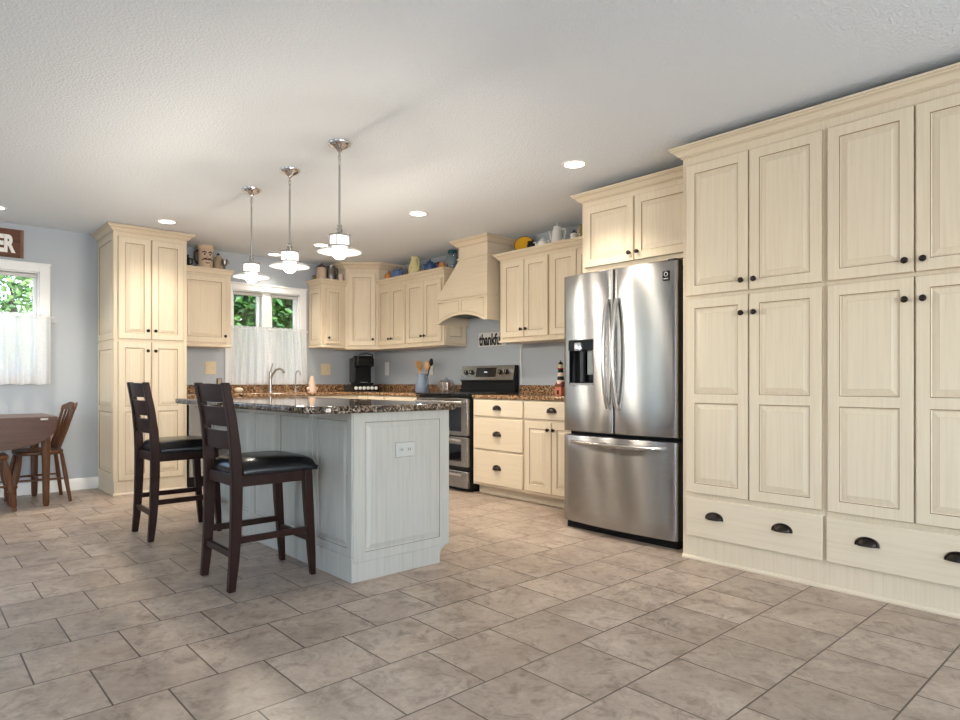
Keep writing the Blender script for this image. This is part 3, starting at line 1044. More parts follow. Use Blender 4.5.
# ---------------------------------------------------------------- range
RW = .80
t = thing('range', 'stainless double-oven electric range with black cooktop below the hood', 'range', (3.90, 5.272, 0), RZ)
mb = MB(); mb.box(0, RW, .02, .645, .03, .895)
mb.build('range_body', 'black', t, bevel=.003)
mb = MB(); mb.box(.02, RW - .02, .06, .60, 0, .03)
mb.build('plinth', 'black', t)
mb = MB(); mb.box(-.003, RW + .003, -.025, .60, .893, .913)
ck = mb.build('cooktop', 'blackgloss', t, bevel=.005)
for x, y, r in ((.22, .13, .10), (.58, .13, .085), (.22, .40, .075), (.58, .40, .10)):
    mb = MB(); mb.lathe([(r, .9132), (r + .004, .9132), (r + .004, .9136), (r, .9136), (r, .9132)], (x, y, 0), 28, cap=False)
    mb.build('burner_ring', 'midgrey', ck)
def oven(name, z0, z1, win, hz, hs='steel'):
    mb = MB(); mb.box(.008, RW - .008, -.02, .019, z0, z1)
    o = mb.build(name, 'steel', t, bevel=.005)
    if win:
        mb = MB(); mb.box(.095, RW - .095, -.0225, -.0195, win[0], win[1])
        mb.build('oven_window', 'blackgloss', o, bevel=.001)
    mb = MB()
    mb.tube([(.05 + .70 * k / 12, -.058 - .008 * math.sin(PI * k / 12), hz) for k in range(13)], .013, 10)
    for x in (.07, RW - .07): mb.tube([(x, -.018, hz), (x, -.06, hz)], .009, 8)
    mb.build('oven_handle', 'steel_plain', o)
oven('oven_door', .522, .868, (.560, .785), .832)
oven('oven_door', .232, .505, (.280, .440), .480)
oven('storage_drawer', .035, .190, None, .165)
mb = MB()
prof = [(.545, .913), (.645, .913), (.645, 1.188), (.600, 1.188), (.572, 1.035), (.585, 1.02), (.585, .95)]
mb.prism([(a, b) for a, b in prof], .0, RW, 'x')
bk = mb.build('backguard', 'black', t, bevel=.002)
pn = Vector((0, -math.cos(R(10.4)), math.sin(R(10.4))))
def on_panel(x, s, off): 
    y = .571 + (.600 - .571) * s; z = 1.038 + .147 * s
    return Vector((x, y, z)) + pn * off
mb = MB()
mb.add([on_panel(.004, 0, .0), on_panel(RW - .004, 0, .0), on_panel(RW - .004, 1, .0), on_panel(.004, 1, 0), on_panel(.004, 0, .008), on_panel(RW - .004, 0, .008), on_panel(RW - .004, 1, .008), on_panel(.004, 1, .008)],
       [(0, 3, 2, 1), (4, 5, 6, 7), (0, 1, 5, 4), (1, 2, 6, 5), (2, 3, 7, 6), (3, 0, 4, 7)])
cp = mb.build('control_panel', 'steel', bk, bevel=.002)
mb = MB()
q = [on_panel(.245, .22, .0082), on_panel(.545, .22, .0082), on_panel(.545, .86, .0082), on_panel(.245, .86, .0082)]
mb.add(q + [v + pn * .0015 for v in q], [(4, 5, 6, 7), (0, 1, 5, 4), (1, 2, 6, 5), (2, 3, 7, 6), (3, 0, 4, 7)])
dsp = mb.build('display', 'blackgloss', bk, smooth=0)
mb = MB()
for k in range(4):
    c = on_panel(.372 + .012 * k, .55, .0105)
    mb.box(c.x, c.x + .007, c.y - .0003, c.y + .0003, c.z - .006, c.z + .006)
mb.build('display_digits', plain('lit_display_digits', (.7, .8, .9), emit=(.75, .85, 1), es=.5), dsp)
for x in (.085, .175, .605, .695):
    c = on_panel(x, .55, .008)
    mb = MB(); mb.lathe([(.027, 0), (.027, .005), (.024, .007), (.021, .012), (.0205, .026)], (0, 0, 0), 20, 1)
    mb.lathe([(.0185, .0255), (.0175, .029)], (0, 0, 0), 20)
    mb.box(-.003, .003, -.019, .019, .028, .034, 1)
    mb.build('control_knob', ('steel_plain', 'black'), cp, tuple(c), (R(90 - 10.4), 0, 0))

# dishwasher
t = thing('dishwasher', 'stainless dishwasher between the tall cabinet and the sink cabinet', 'dishwasher', (2.060, 6.46, 0))
mb = MB(); mb.box(0, .595, .02, .60, .10, .866)
mb.build('dishwasher_body', 'black', t)
mb = MB(); mb.box(0, .595, .05, .60, 0, .10)
mb.build('kick_plate', 'black', t)
mb = MB(); mb.box(.003, .592, -.018, .018, .105, .862)
o = mb.build('dishwasher_door', 'steel', t, bevel=.005)
mb = MB(); mb.tube([(.06, -.055, .80), (.535, -.055, .80)], .011, 10)
for x in (.09, .505): mb.tube([(x, -.015, .80), (x, -.055, .80)], .008, 8)
mb.build('dishwasher_handle', 'steel_plain', o)

# ---------------------------------------------------------------- island
IW, IL = .626, 2.0
t = thing('kitchen_island', 'white glazed kitchen island with raised end panel and an outlet', 'island', (1.715, 2.867, 0))
out = [(0, 0), (.564, 0)] + [(.626 - .062 * math.cos(PI / 2 * k / 6), .036 + .062 * math.sin(PI / 2 * k / 6)) for k in range(7)] + [(IW, .866), (0, .866)]
mb = MB(); mb.prism(out, 0, IL, 'y')
mb.build('island_body', 'island', t, bevel=.002)
IP = ('island', 'island_glaze', 'island_soft')
mb = MB()
raised(mb, 0, IW, .099, .866, .006, front(), stile=.067, rail=.048, mi=(0, 1, 2))
ep = mb.build('end_panel', IP, t, recalc=False, smooth=0)
mb = MB()
cuts = [0, .42, .875, 1.255, 1.64, IL]
for a, b in zip(cuts[:-1], cuts[1:]):
    raised(mb, a + .002, b - .002, .13, .866, .006, lambda y, n, z: Vector((-n, y, z)), stile=.045, rail=.04)
for k, (a, b) in enumerate(zip(cuts[:-1], cuts[1:])):
    pass
mb.build('side_panel', IP, t, recalc=False, smooth=0)
mb = MB(); mb.box(-.0075, 0, 0, IL, 0, .125)
mb.build('base_board', 'island', t, bevel=.003)
mb = MB(); mb.box(.257, .377, -.012, -.004, .622, .698)
ou = mb.build('outlet', 'outlet_plate', ep, bevel=.003)
mb = MB(); mb.box(.2545, .3795, -.0068, -.003, .6195, .7005)
mb.build('outlet_surround', 'island_glaze', ou)
for x in (.292, .342):
    mb = MB(); mb.lathe([(.016, -.0145), (.017, -.012)], (x, 0, .66), 16, axis='y')
    mb.box(x - .007, x - .004, -.0152, -.0144, .654, .668, 1); mb.box(x + .004, x + .007, -.0152, -.0144, .654, .668, 1)
    mb.build('receptacle', ('outlet_plate', 'black'), ou)
mb = MB(); mb.box(IW, IW + .016, .012, .04, .715, .765)
mb.build('door_latch', 'plate_white', t, bevel=.004)
mb = MB(); mb.box(-.205, .05, .07, .10, .858, .8665)
mb.build('support_bracket', 'nickel', t)
def rounded(x0, x1, y0, y1, rs):
    pts = []
    for (cx, cy, a0, r) in ((x0, y0, 180, rs[0]), (x1, y0, 270, rs[1]), (x1, y1, 0, rs[2]), (x0, y1, 90, rs[3])):
        ox, oy = cx + (r if cx == x0 else -r), cy + (r if cy == y0 else -r)
        for k in range(9): pts.append((ox + r * math.cos(R(a0 + 90 * k / 8)), oy + r * math.sin(R(a0 + 90 * k / 8))))
    return pts
slab(rounded(1.478, 2.385, 2.825, 5.03, (.13, .05, .05, .13)), .867, .905, 'island_countertop', 'granite_island', 'polished speckled granite slab on top of the white island')

# ---------------------------------------------------------------- counter stools
def stool(label, x, y):
    t = thing('counter_stool', label, 'stool', (x, y, 0), 0, 'dark wood counter stools')
    path = [(-.222, 0), (-.210, .12), (-.201, .26), (-.196, .42), (-.195, .56), (-.202, .70), (-.220, .85), (-.252, 1.022)]
    wid = [.036, .044, .050, .054, .055, .050, .043, .038]
    for s in (-1, 1):
        mb = MB()
        vs, fs = [], []
        for (px, pz), wd in zip(path, wid):
            for dx, dy in ((-wd / 2, -.018), (wd / 2, -.018), (wd / 2, .018), (-wd / 2, .018)):
                vs.append((px + dx, s * .185 + dy, pz))
        for i in range(len(path) - 1):
            for k in range(4): fs.append((i * 4 + k, i * 4 + (k + 1) % 4, i * 4 + 4 + (k + 1) % 4, i * 4 + 4 + k))
        fs += [(3, 2, 1, 0), tuple(len(vs) - 4 + k for k in range(4))]
        mb.add(vs, fs)
        mb.build('back_post', 'espresso', t, bevel=.005, smooth=50)
    for s in (-1, 1):
        mb = MB()
        vs, fs = [], []
        for px, pz, wd in ((.214, 0, .028), (.206, .12, .036), (.190, .35, .044), (.178, .565, .046)):
            for dx, dy in ((-wd / 2, -wd / 2), (wd / 2, -wd / 2), (wd / 2, wd / 2), (-wd / 2, wd / 2)):
                vs.append((px + dx, s * .183 + dy, pz))
        for i in range(3):
            for k in range(4): fs.append((i * 4 + k, i * 4 + (k + 1) % 4, i * 4 + 4 + (k + 1) % 4, i * 4 + 4 + k))
        fs += [(3, 2, 1, 0), tuple(12 + k for k in range(4))]
        mb.add(vs, fs)
        mb.build('leg', 'espresso', t, bevel=.004, smooth=50)
    mb = MB()
    for s in (-1, 1): mb.box(-.170, .158, s * .186 - .012, s * .186 + .012, .508, .562)
    mb.box(.165, .190, -.163, .163, .508, .562); mb.box(-.205, -.180, -.166, .166, .508, .562)
    mb.build('seat_frame', 'espresso', t, bevel=.003)
    mb = MB()
    def cush(u, v):
        a, b = 2 * u - 1, 2 * v - 1
        e = (1 - abs(a) ** 5) * (1 - abs(b) ** 5)
        x = .020 + a * .208
        if x < -.166 and abs(b) > .78: x = -.166
        return (x, b * .212 * (1 + .04 * a), .585 + .058 * max(0, e) ** .38)
    mb.grid(cush, 20, 20)
    nv = 21
    o0 = len(mb.v)
    per = [i * nv for i in range(21)] + [20 * nv + j for j in range(1, 21)] + [i * nv + 20 for i in range(19, -1, -1)] + [j for j in range(19, 0, -1)]
    for p in per: mb.v.append((.020 + (mb.v[p][0] - .020) * .985, mb.v[p][1] * .985, .5625))
    for i in range(len(per)):
        mb.f.append((per[i], per[(i + 1) % len(per)], o0 + (i + 1) % len(per), o0 + i)); mb.m.append(0)
    mb.f.append(tuple(o0 + i for i in range(len(per)))); mb.m.append(0)
    mb.build('seat_cushion', 'leather', t, smooth=60)
    def xat(z):
        for (xa, za), (xb, zb) in zip(path, path[1:]):
            if za <= z <= zb: return xa + (xb - xa) * (z - za) / (zb - za)
        return path[-1][0]
    for z0, z1 in ((.925, 1.012), (.806, .903), (.690, .784)):
        mb = MB()
        n = 8
        vs = []
        for k in range(n + 1):
            yy = -.17 + .34 * k / n
            bowx = -.016 * (1 - (yy / .17) ** 2)
            for z, dx in ((z0, -.009), (z0, .009), (z1, .009), (z1, -.009)):
                vs.append((xat(z) + bowx + dx, yy, z + (.006 * (1 - (yy / .17) ** 2) if z0 > .9 and z == z1 else 0)))
        fs = [(3, 2, 1, 0), tuple(n * 4 + k for k in range(4))]
        for i in range(n):
            for k in range(4): fs.append((i * 4 + k, i * 4 + (k + 1) % 4, i * 4 + 4 + (k + 1) % 4, i * 4 + 4 + k))
        mb.add(vs, fs)
        mb.build('back_slat', 'espresso', t, bevel=.002, smooth=50)
    for s in (-1, 1):
        mb = MB(); mb.bar((-.205, s * .185, .245), (.192, s * .183, .245), .022, .032)
        mb.build('stretcher', 'espresso', t, bevel=.002)
    mb = MB(); mb.bar((-.207, -.17, .175), (-.207, .17, .175), .022, .032)
    mb.build('stretcher', 'espresso', t, bevel=.002)
    mb = MB(); mb.bar((.201, -.165, .195), (.201, .165, .195), .022, .032)
    mb.build('stretcher', 'espresso', t, bevel=.002)
    return t
s1 = stool('dark wood counter stool with black seat nearer the camera, beside the island end panel', 1.425, 3.335)
s2 = copy_tree(s1)
s2.location = (1.420, 4.67, 0)
s2['label'] = 'dark wood counter stool farther from the camera, before the tall cabinet'

# ---------------------------------------------------------------- dining corner
t = thing('drop_leaf_table', 'brown wooden drop-leaf table with its front leaf hanging down', 'table', (0, 0, 0))
mb = MB(); mb.box(-.10, .975, 6.305, 7.03, .712, .737)
tt = mb.build('table_top', 'tablewood', t, bevel=.004)
mb = MB()
leaf = [(-.10, .735)]
for k in range(25):
    a = PI * k / 24
    leaf.append((.4375 - .535 * math.copysign(abs(math.cos(a)) ** .75, math.cos(a)), .712 - .238 * math.sin(a) ** .75))
leaf.append((.975, .735))
mb.prism(leaf, 6.280, 6.301, 'y')
lf = mb.build('drop_leaf', 'tablewood', t, bevel=.003)
for x in (.06, .38, .88):
    mb = MB(); mb.box(x - .026, x + .026, 6.2775, 6.280, .712, .722); mb.tube([(x - .026, 6.278, .724), (x + .026, 6.278, .724)], .003, 8)
    mb.build('hinge', 'nickel', lf)
mb = MB(); mb.box(.01, .915, 6.335, 6.355, .60, .712); mb.box(.01, .915, 6.945, 6.965, .60, .712)
mb.box(.0, .02, 6.355, 6.945, .60, .712); mb.box(.895, .915, 6.355, 6.945, .60, .712)
mb.build('apron', 'tablewood', t)
for x, y in ((.90, 6.342), (.90, 6.955), (.02, 6.342), (.02, 6.955)):
    mb = MB(); mb.lathe([(.019, 0), (.024, .03), (.028, .30), (.033, .50), (.034, .60), (.034, .711)], (x, y, 0), 12)
    mb.build('leg', 'chairwood', t)

def windsor(label, x, y, rz, back=True):
    t = thing('dining_chair' if back else 'wooden_stool', label, 'chair' if back else 'stool', (x, y, 0), rz)
    mb = MB()
    pts = [(.175 * math.copysign(abs(math.cos(a)) ** .55, math.cos(a)), .215 * math.copysign(abs(math.sin(a)) ** .55, math.sin(a))) for a in [2 * PI * k / 32 for k in range(32)]]
    mb.prism(pts, .410, .442)
    mb.build('seat', 'chairwood', t, bevel=.008)
    for s in (-1, 1):
        a, b = Vector((-.150, s * .150, .412)), Vector((-.205, s * .212, 0))
        mb = MB(); mb.tube([b, b.lerp(a, .5), a], [.013, .018, .015], 10)
        mb.build('leg', 'chairwood', t)
        a, b = Vector((.140, s * .135, .412)), Vector((.205, s * .168, 0))
        prof = [(0, .012), (.04, .016), (.07, .013), (.10, .021), (.22, .027), (.34, .018), (.38, .025), (.42, .017), (.55, .026), (.8, .024), (1, .016)]
        mb = MB(); mb.tube([b.lerp(a, q) for q, _ in prof], [r for _, r in prof], 10)
        mb.build('leg', 'chairwood', t)
        mb = MB(); mb.tube([(-.158, s * .183, .20), (0, s * .165, .20), (.172, s * .152, .20)], [.008, .011, .008], 8)
        mb.build('stretcher', 'chairwood', t)
    mb = MB(); mb.tube([(.01, -.165, .20), (.01, .165, .20)], .009, 8)
    mb.build('stretcher', 'chairwood', t)
    for s in (-1, 1) if back else ():
        mb = MB()
        vs, fs = [], []
        n = 6
        for k in range(n + 1):
            yy = s * (.018 + .245 * k / n)
            bx = -.262 + .7 * yy * yy
            for dx, dz in ((-.010, .775), (.010, .775), (.004, .848 - .25 * abs(abs(yy) - .12)), (-.016, .848 - .25 * abs(abs(yy) - .12))):
                vs.append((bx + dx - (.010 if dz > .8 else 0), yy, dz))
        for i in range(n):
            for k in range(4): fs.append((i * 4 + k, i * 4 + (k + 1) % 4, i * 4 + 4 + (k + 1) % 4, i * 4 + 4 + k))
        fs += [(3, 2, 1, 0), tuple(n * 4 + k for k in range(4))]
        mb.add(vs, fs)
        mb.build('crest_rail', 'chairwood', t, bevel=.004, smooth=50)
        for q in (.04, .110, .175, .240):
            yy = s * q
            mb = MB(); mb.tube([(-.145 + .4 * yy * yy, yy * .76, .44), (-.200 + .5 * yy * yy, yy * .88, .60), (-.262 + .7 * yy * yy, yy, .785)], [.008, .011, .008] if q < .23 else [.012, .013, .011], 8)
            mb.build('spindle', 'chairwood', t)
    return t
windsor('brown wooden spindle-back chair at the right end of the drop-leaf table', .885, 6.66, PI)
windsor('brown wooden stool with turned legs under the hanging table leaf, at the left edge', .475, 6.397, 0, False)

# ---------------------------------------------------------------- lights
def pendant(label, x, y):
    t = thing('pendant_light', label, 'pendant light', (x, y, HC), 0, 'three pendant lights over the island')
    mb = MB(); mb.lathe([(.0001, -.052), (.014, -.05), (.020, -.040), (.045, -.028), (.066, -.014), (.070, -.004), (.070, 0)], seg=24)
    mb.build('ceiling_canopy', 'chrome', t)
    mb = MB()
    for k, z in enumerate((-.064, -.088, -.115)):
        a = (1, 0) if k % 2 else (0, 1)
        mb.tube([(a[0] * .008 * math.cos(q), a[1] * .008 * math.cos(q), z + (.016 if k < 2 else .02) * math.sin(q)) for q in [2 * PI * j / 12 for j in range(12)]], .0022, 6, closed=True)
    mb.build('chain_link', 'nickel', t)
    mb = MB(); mb.tube([(0, 0, -.133), (0, 0, -.488)], .0065, 10)
    mb.build('rod', 'nickel', t)
    mb = MB(); mb.lathe([(.008, -.484), (.014, -.487), (.014, -.498), (.009, -.503), (.018, -.510), (.018, -.522), (.012, -.527), (.024, -.540), (.024, -.548)], seg=16)
    mb.build('socket', 'nickel', t)
    mb = MB(); mb.lathe([(.001, -.545), (.058, -.545), (.062, -.550), (.062, -.556), (.055, -.556)], seg=28)
    for k in range(4):
        a = PI / 4 + k * PI / 2
        mb.tube([(.061 * math.cos(a), .061 * math.sin(a), -.545), (.061 * math.cos(a), .061 * math.sin(a), -.618)], .0032, 6)
        mb.ball((.062 * math.cos(a), .062 * math.sin(a), -.543), .006, 8, 6)
    mb.lathe([(.055, -.610), (.066, -.610), (.066, -.618), (.055, -.618), (.055, -.610)], seg=28, cap=False)
    mb.build('cage', 'nickel', t)
    mb = MB(); mb.lathe([(.052, -.557), (.054, -.558), (.054, -.608), (.052, -.609)], seg=28, cap=False)
    mb.build('glass_cylinder', 'frost', t, solid=.002)
    mb = MB(); mb.lathe([(.052, -.614), (.066, -.620), (.105, -.632), (.128, -.645), (.130, -.648), (.127, -.649), (.104, -.637), (.064, -.625), (.050, -.619), (.052, -.614)], seg=40, cap=False)
    mb.build('glass_shade', 'shade_glass', t)
    mb = MB(); mb.lathe([(.040, -.616), (.0445, -.630), (.046, -.645), (.043, -.662), (.034, -.676), (.020, -.686), (.0001, -.690)], seg=24)
    mb.build('globe_bulb', 'bulb', t)
    lamp('bulb_lamp', 'POINT', (0, 0, -.775), (0, 0, 0), 17, (1, .90, .76), t, shadow_soft_size=.045)
    return t
p1 = pendant('pendant light with white glass disc shade, nearest the camera of three', 1.938, 3.393)
for lb, x, y in (('middle pendant light of the row over the island', 1.938, 4.047), ('farthest pendant light of the row, hanging before the kitchen window', 1.925, 4.644)):
    p = copy_tree(p1)
    p.location = (x, y, HC)
    p['label'] = lb
def downlight(label, x, y, watts=9):
    t = thing('ceiling_downlight', label, 'ceiling light', (x, y, HC), 0, 'recessed ceiling downlights')
    mb = MB(); mb.lathe([(.064, -.001), (.066, -.005), (.082, -.004), (.086, 0)], seg=32, cap=False)
    mb.build('trim_ring', 'white', t)
    mb = MB(); mb.lathe([(.0001, -.0035), (.065, -.0035), (.065, -.001)], seg=32)
    mb.build('light_lens', 'lens', t)
    lamp('downlight_lamp', 'SPOT', (0, 0, -.012), (0, 0, 0), watts * 10, (1, .89, .74), t, spot_size=R(112), spot_blend=1., shadow_soft_size=.06)
downlight('recessed ceiling light in front of the refrigerator and pantry', 3.26, 2.70)
downlight('recessed ceiling light between the near pendant and the range hood', 3.245, 4.378, 12.5)
downlight('recessed ceiling light in front of the tall cabinet', 1.759, 6.085, 4)
downlight('recessed ceiling light cut by the left edge near the rustic sign', .575, 6.51)
downlight('recessed ceiling light seen just left of the nearest pendant shade', 3.25, 6.067, 13)
downlight('recessed ceiling light over the sink, left of the middle pendant shade', 3.108, 6.86, 3)

# ---------------------------------------------------------------- curtains and things on the walls
def curtain(name, label, x0, x1, z0, z1, y, flare=0., folds=9, seed=1, group=None):
    rr = random.Random(seed)
    ph = [rr.uniform(0, 6.28) for _ in range(4)]
    t = thing(name, label, 'curtain', (0, 0, 0), 0, group)
    mb = MB()
    def fn(u, v):
        x = x0 + (x1 - x0) * u + flare * (1 - v) * (2 * u - 1)
        am = .009 + .014 * (1 - v) ** .6
        yy = y + am * (math.sin(u * folds * 6.28 + ph[0] + .8 * math.sin(v * 2 + ph[1])) + .5 * math.sin(u * folds * 2.3 * 6.28 + ph[2]))
        return (x, yy, z0 + (z1 - z0) * v + .004 * math.sin(u * 40) * (1 - v))
    mb.grid(fn, 160, 24)
    mb.build('cloth_panel', 'cloth', t, recalc=False, smooth=80)
    mb = MB()
    mb.grid(lambda u, v: (x0 + (x1 - x0) * u, y + .007 * math.sin(u * folds * 31 + ph[3]) + .004 * math.sin(u * 171), z1 + .026 * v + .003 * math.sin(u * 90) * v), 160, 3)
    mb.build('ruffled_header', 'cloth', t, recalc=False, smooth=80)
    return t
curtain('cafe_curtain', 'white cafe curtain on the dining window above the drop-leaf table', .115, 1.035, 1.0, 1.615, 7.025, folds=7, seed=3)
curtain('cafe_curtain', 'white cafe curtain on the kitchen window behind the sink faucet', 2.675, 3.565, 1.0, 1.612, 7.025, flare=.022, folds=9, seed=5)
for nm, lb, a, b, z in (('curtain_rod', 'thin white rod carrying the dining window curtain', -.84, 1.048, 1.612), ('curtain_rod', 'thin rod carrying the kitchen window curtain', 2.66, 3.585, 1.610)):
    mb = MB(); mb.tube([(a, 7.025, z), (b, 7.025, z)], .0055, 8)
    for x in (a + .012, b - .012):
        mb.tube([(x, 7.025, z), (x, YW - .02, z)], .004, 6)
        mb.ball((a if x < (a + b) / 2 else b, 7.025, z), .010, 10, 6)
    tag(mb.build(nm, 'plate_white'), lb, 'curtain rod')
mb = MB(); mb.box(1.052, 1.062, 7.05, YW, 1.555, 1.575); mb.tube([(1.057, 7.05, 1.565), (1.075, 7.03, 1.56)], .006, 8)
tag(mb.build('tieback_hook', 'nickel'), 'small metal hook on the wall right of the dining window', 'hook')

def text_mesh(name, body, size, mat, parent, loc, rot, sx=1., ext=.002, off=0.):
    cu = bpy.data.curves.new(name, 'FONT')
    cu.body = body
    cu.size = size
    cu.extrude = ext
    cu.offset = off
    tmp = bpy.data.objects.new(name + '_curve', cu)
    COL.objects.link(tmp)
    dg = bpy.context.evaluated_depsgraph_get()
    me = bpy.data.meshes.new_from_object(tmp.evaluated_get(dg))
    bpy.data.objects.remove(tmp)
    me.materials.clear()
    me.materials.append(M[mat])
    o = bpy.data.objects.new(name, me)
    COL.objects.link(o)
    o.parent = parent
    o.location, o.rotation_euler, o.scale = loc, rot, (sx, 1, 1)
    return o
t = thing('wall_sign', 'rustic brown wooden sign with white letters ER above the dining window', 'sign', (.50, YW, 2.135))
mb = MB(); mb.box(0, .31, -.016, -.001, 0, .252)
mb.build('sign_board', 'signwood', t)
mb = MB(); mb.box(.31, .335, -.026, -.001, 0, .252)
mb.build('sign_frame', 'signframe', t, bevel=.002)
text_mesh('lettering', 'ER', .205, 'lettering', t, (.128, -.017, .050), (R(90), 0, 0), .60, .001, .010)
t = thing('wall_sign', 'small pale sign with black word partly hidden by the cabinet beside the hood', 'sign', (XW, 5.065, 1.388), RZ)
mb = MB(); mb.box(0, .425, -.015, -.001, 0, .145)
mb.build('sign_board', 'signgrey', t, bevel=.001)
text_mesh('lettering', 'thankful', .160, 'blackletter', t, (.012, -.016, .018), (R(90), 0, 0), .66, .001, .006)

def plate(label, x0, z0, wd, ht, mat, kind, wallax='y', n=2):
    """switch or outlet plate on the back (y) or right (x) wall"""
    if wallax == 'y': t = thing('wall_plate', label, kind, (x0, YW, z0))
    else: t = thing('wall_plate', label, kind, (XW, x0, z0), RZ)
    mb = MB(); mb.box(0, wd, -.007, -.0005, 0, ht)
    mb.build('cover_plate', mat, t, bevel=.003)
    for k in range(n):
        cx = wd * (k + .5) / n
        mb = MB()
        if k == n - 1 and n > 1: mb.box(cx - .006, cx + .006, -.016, -.006, ht * .42, ht * .60)
        else: mb.box(cx - .015, cx + .015, -.009, -.006, ht * .22, ht * .78)
        mb.build('switch', mat, t, bevel=.0015)
plate('ivory double switch plate left of the kitchen window curtain', 2.43, 1.10, .116, .140, 'plate_ivory', 'switch plate')
plate('ivory double outlet plate right of the kitchen window curtain', 3.79, 1.10, .130, .140, 'plate_ivory', 'outlet')
plate('white outlet plate on the right wall beside the coffee maker', 6.845, 1.10, .080, .165, 'plate_white', 'outlet', 'x', 1)
plate('pale outlet plate behind the utensil crock', 5.93, 1.10, .075, .115, 'plate_white', 'outlet', 'x', 1)
mb = MB(); mb.box(2.552, 2.60, YW - .03, YW - .001, .992, 1.058)
mb.box(2.558, 2.594, YW - .031, YW - .0299, .998, 1.052, 1)
tag(mb.build('small_picture_frame', ('darkbrown', 'tan'), bevel=.001), 'tiny dark square frame standing on the backsplash left of the curtain', 'frame')
mb = MB(); mb.box(XW - .012, XW - .0005, 4.438, 4.452, .992, 1.388)
tag(mb.build('cable_cover', 'plate_white', bevel=.002), 'thin white vertical cable strip on the wall right of the range', 'cable cover')

# ---------------------------------------------------------------- sink taps and worktop items
ZT = ZC
t = thing('sink_faucet', 'brushed nickel single-lever faucet at the sink before the window', 'faucet', (3.10, 6.955, ZT))
mb = MB(); mb.lathe([(.028, 0), (.028, .006), (.020, .012), (.017, .03), (.016, .20), (.018, .215), (.014, .232), (.0001, .236)], seg=16)
mb.build('faucet_body', 'nickel', t)
mb = MB(); mb.tube([(0, 0, .14), (.012, -.03, .20), (.03, -.08, .25), (.05, -.13, .262), (.066, -.17, .245), (.072, -.185, .215)], [.012, .012, .012, .012, .015, .015], 10)
mb.build('spout', 'nickel', t)
mb = MB(); mb.tube([(0, 0, .225), (.012, .01, .26), (.035, .015, .325)], [.009, .007, .006], 8)
mb.build('lever', 'nickel', t)
t = thing('water_tap', 'slim gooseneck drinking water tap right of the sink faucet', 'tap', (3.40, 6.955, ZT))
mb = MB(); mb.lathe([(.018, 0), (.018, .005), (.010, .012), (.009, .04)], seg=12)
mb.tube([(0, 0, .04), (0, 0, .20), (.006, -.02, .235), (.012, -.05, .245), (.018, -.08, .225), (.02, -.088, .19)], .0055, 8)
mb.build('tap_body', 'nickel', t)
mb = MB(); mb.tube([(0, 0, .05), (.045, -.01, .062)], .005, 8)
mb.build('tap_lever', 'nickel', t)
t = thing('soap_dispenser', 'pinkish figurine-shaped soap dispenser right of the taps', 'dispenser', (3.60, 6.94, ZT))
mb = MB(); mb.lathe([(.0001, 0), (.052, 0), (.050, .03), (.038, .075), (.040, .105), (.026, .135), (.028, .155), (.018, .178), (.0001, .186)], seg=16)
mb.ball((-.048, -.01, .035), .024, 10, 8); mb.ball((.050, -.01, .035), .022, 10, 8)
mb.build('body', 'soap', t)
mb = MB(); mb.tube([(0, 0, .184), (0, 0, .205), (0, -.03, .206)], .005, 8)
mb.build('pump', 'nickel', t)
mb = MB(); mb.ball((0, 0, .028), .05, 14, 8, sc=(1, .55, .56))
tag(mb.build('scrub_sponge', 'sponge', None, (2.755, 6.985, ZT)), 'small cream sponge on the back ledge left of the faucet', 'sponge')

# coffee maker on its pod drawer
t = thing('pod_drawer', 'black coffee pod drawer under the coffee maker with pale pods showing', 'drawer box', (4.19, 6.80, ZT), R(-12))
mb = MB(); mb.box(-.17, .17, -.15, .16, .004, .075)
for x in (-.14, .14):
    for y in (-.12, .13): mb.box(x - .012, x + .012, y - .012, y + .012, 0, .004)
mb.build('drawer_case', 'black', t, bevel=.003)
for k in range(6):
    mb = MB(); mb.lathe([(.017, -.158), (.021, -.156), (.021, -.150)], (-.125 + .05 * k, 0, .040), 14, axis='y')
    mb.build('coffee_pod', 'whiteglaze', t)
ZP = ZT + .076
t = thing('coffee_maker', 'black single-serve coffee maker in the corner on the pod drawer', 'coffee maker', (4.20, 6.815, ZP), R(-12))
mb = MB(); mb.box(-.10, .115, -.115, .12, 0, .03)
mb.build('drip_base', 'black', t, bevel=.008)
mb = MB(); mb.prism([(-.02, .03), (.12, .03), (.12, .315), (.10, .335), (-.02, .335)], -.095, .115, 'x')
mb.build('column', 'black', t, bevel=.012)
mb = MB(); mb.prism([(-.125, .225), (.0, .215), (.06, .33), (.05, .358), (-.09, .352), (-.125, .315)], -.10, .115, 'x')
mb.build('brew_head', 'black', t, bevel=.014)
mb = MB(); mb.tube([(-.085, -.10, .33), (-.08, -.135, .365), (.01, -.145, .378), (.09, -.135, .365), (.10, -.10, .33)], .009, 8)
mb.build('lift_handle', 'dkgrey', t)
mb = MB(); mb.box(-.122, -.096, -.03, .11, .03, .33)
mb.build('water_tank', 'dkgrey', t, bevel=.008)
mb = MB(); mb.lathe([(.045, 0), (.045, .006)], (.01, -.06, .031), 18)
mb.build('drip_tray', 'midgrey', t)

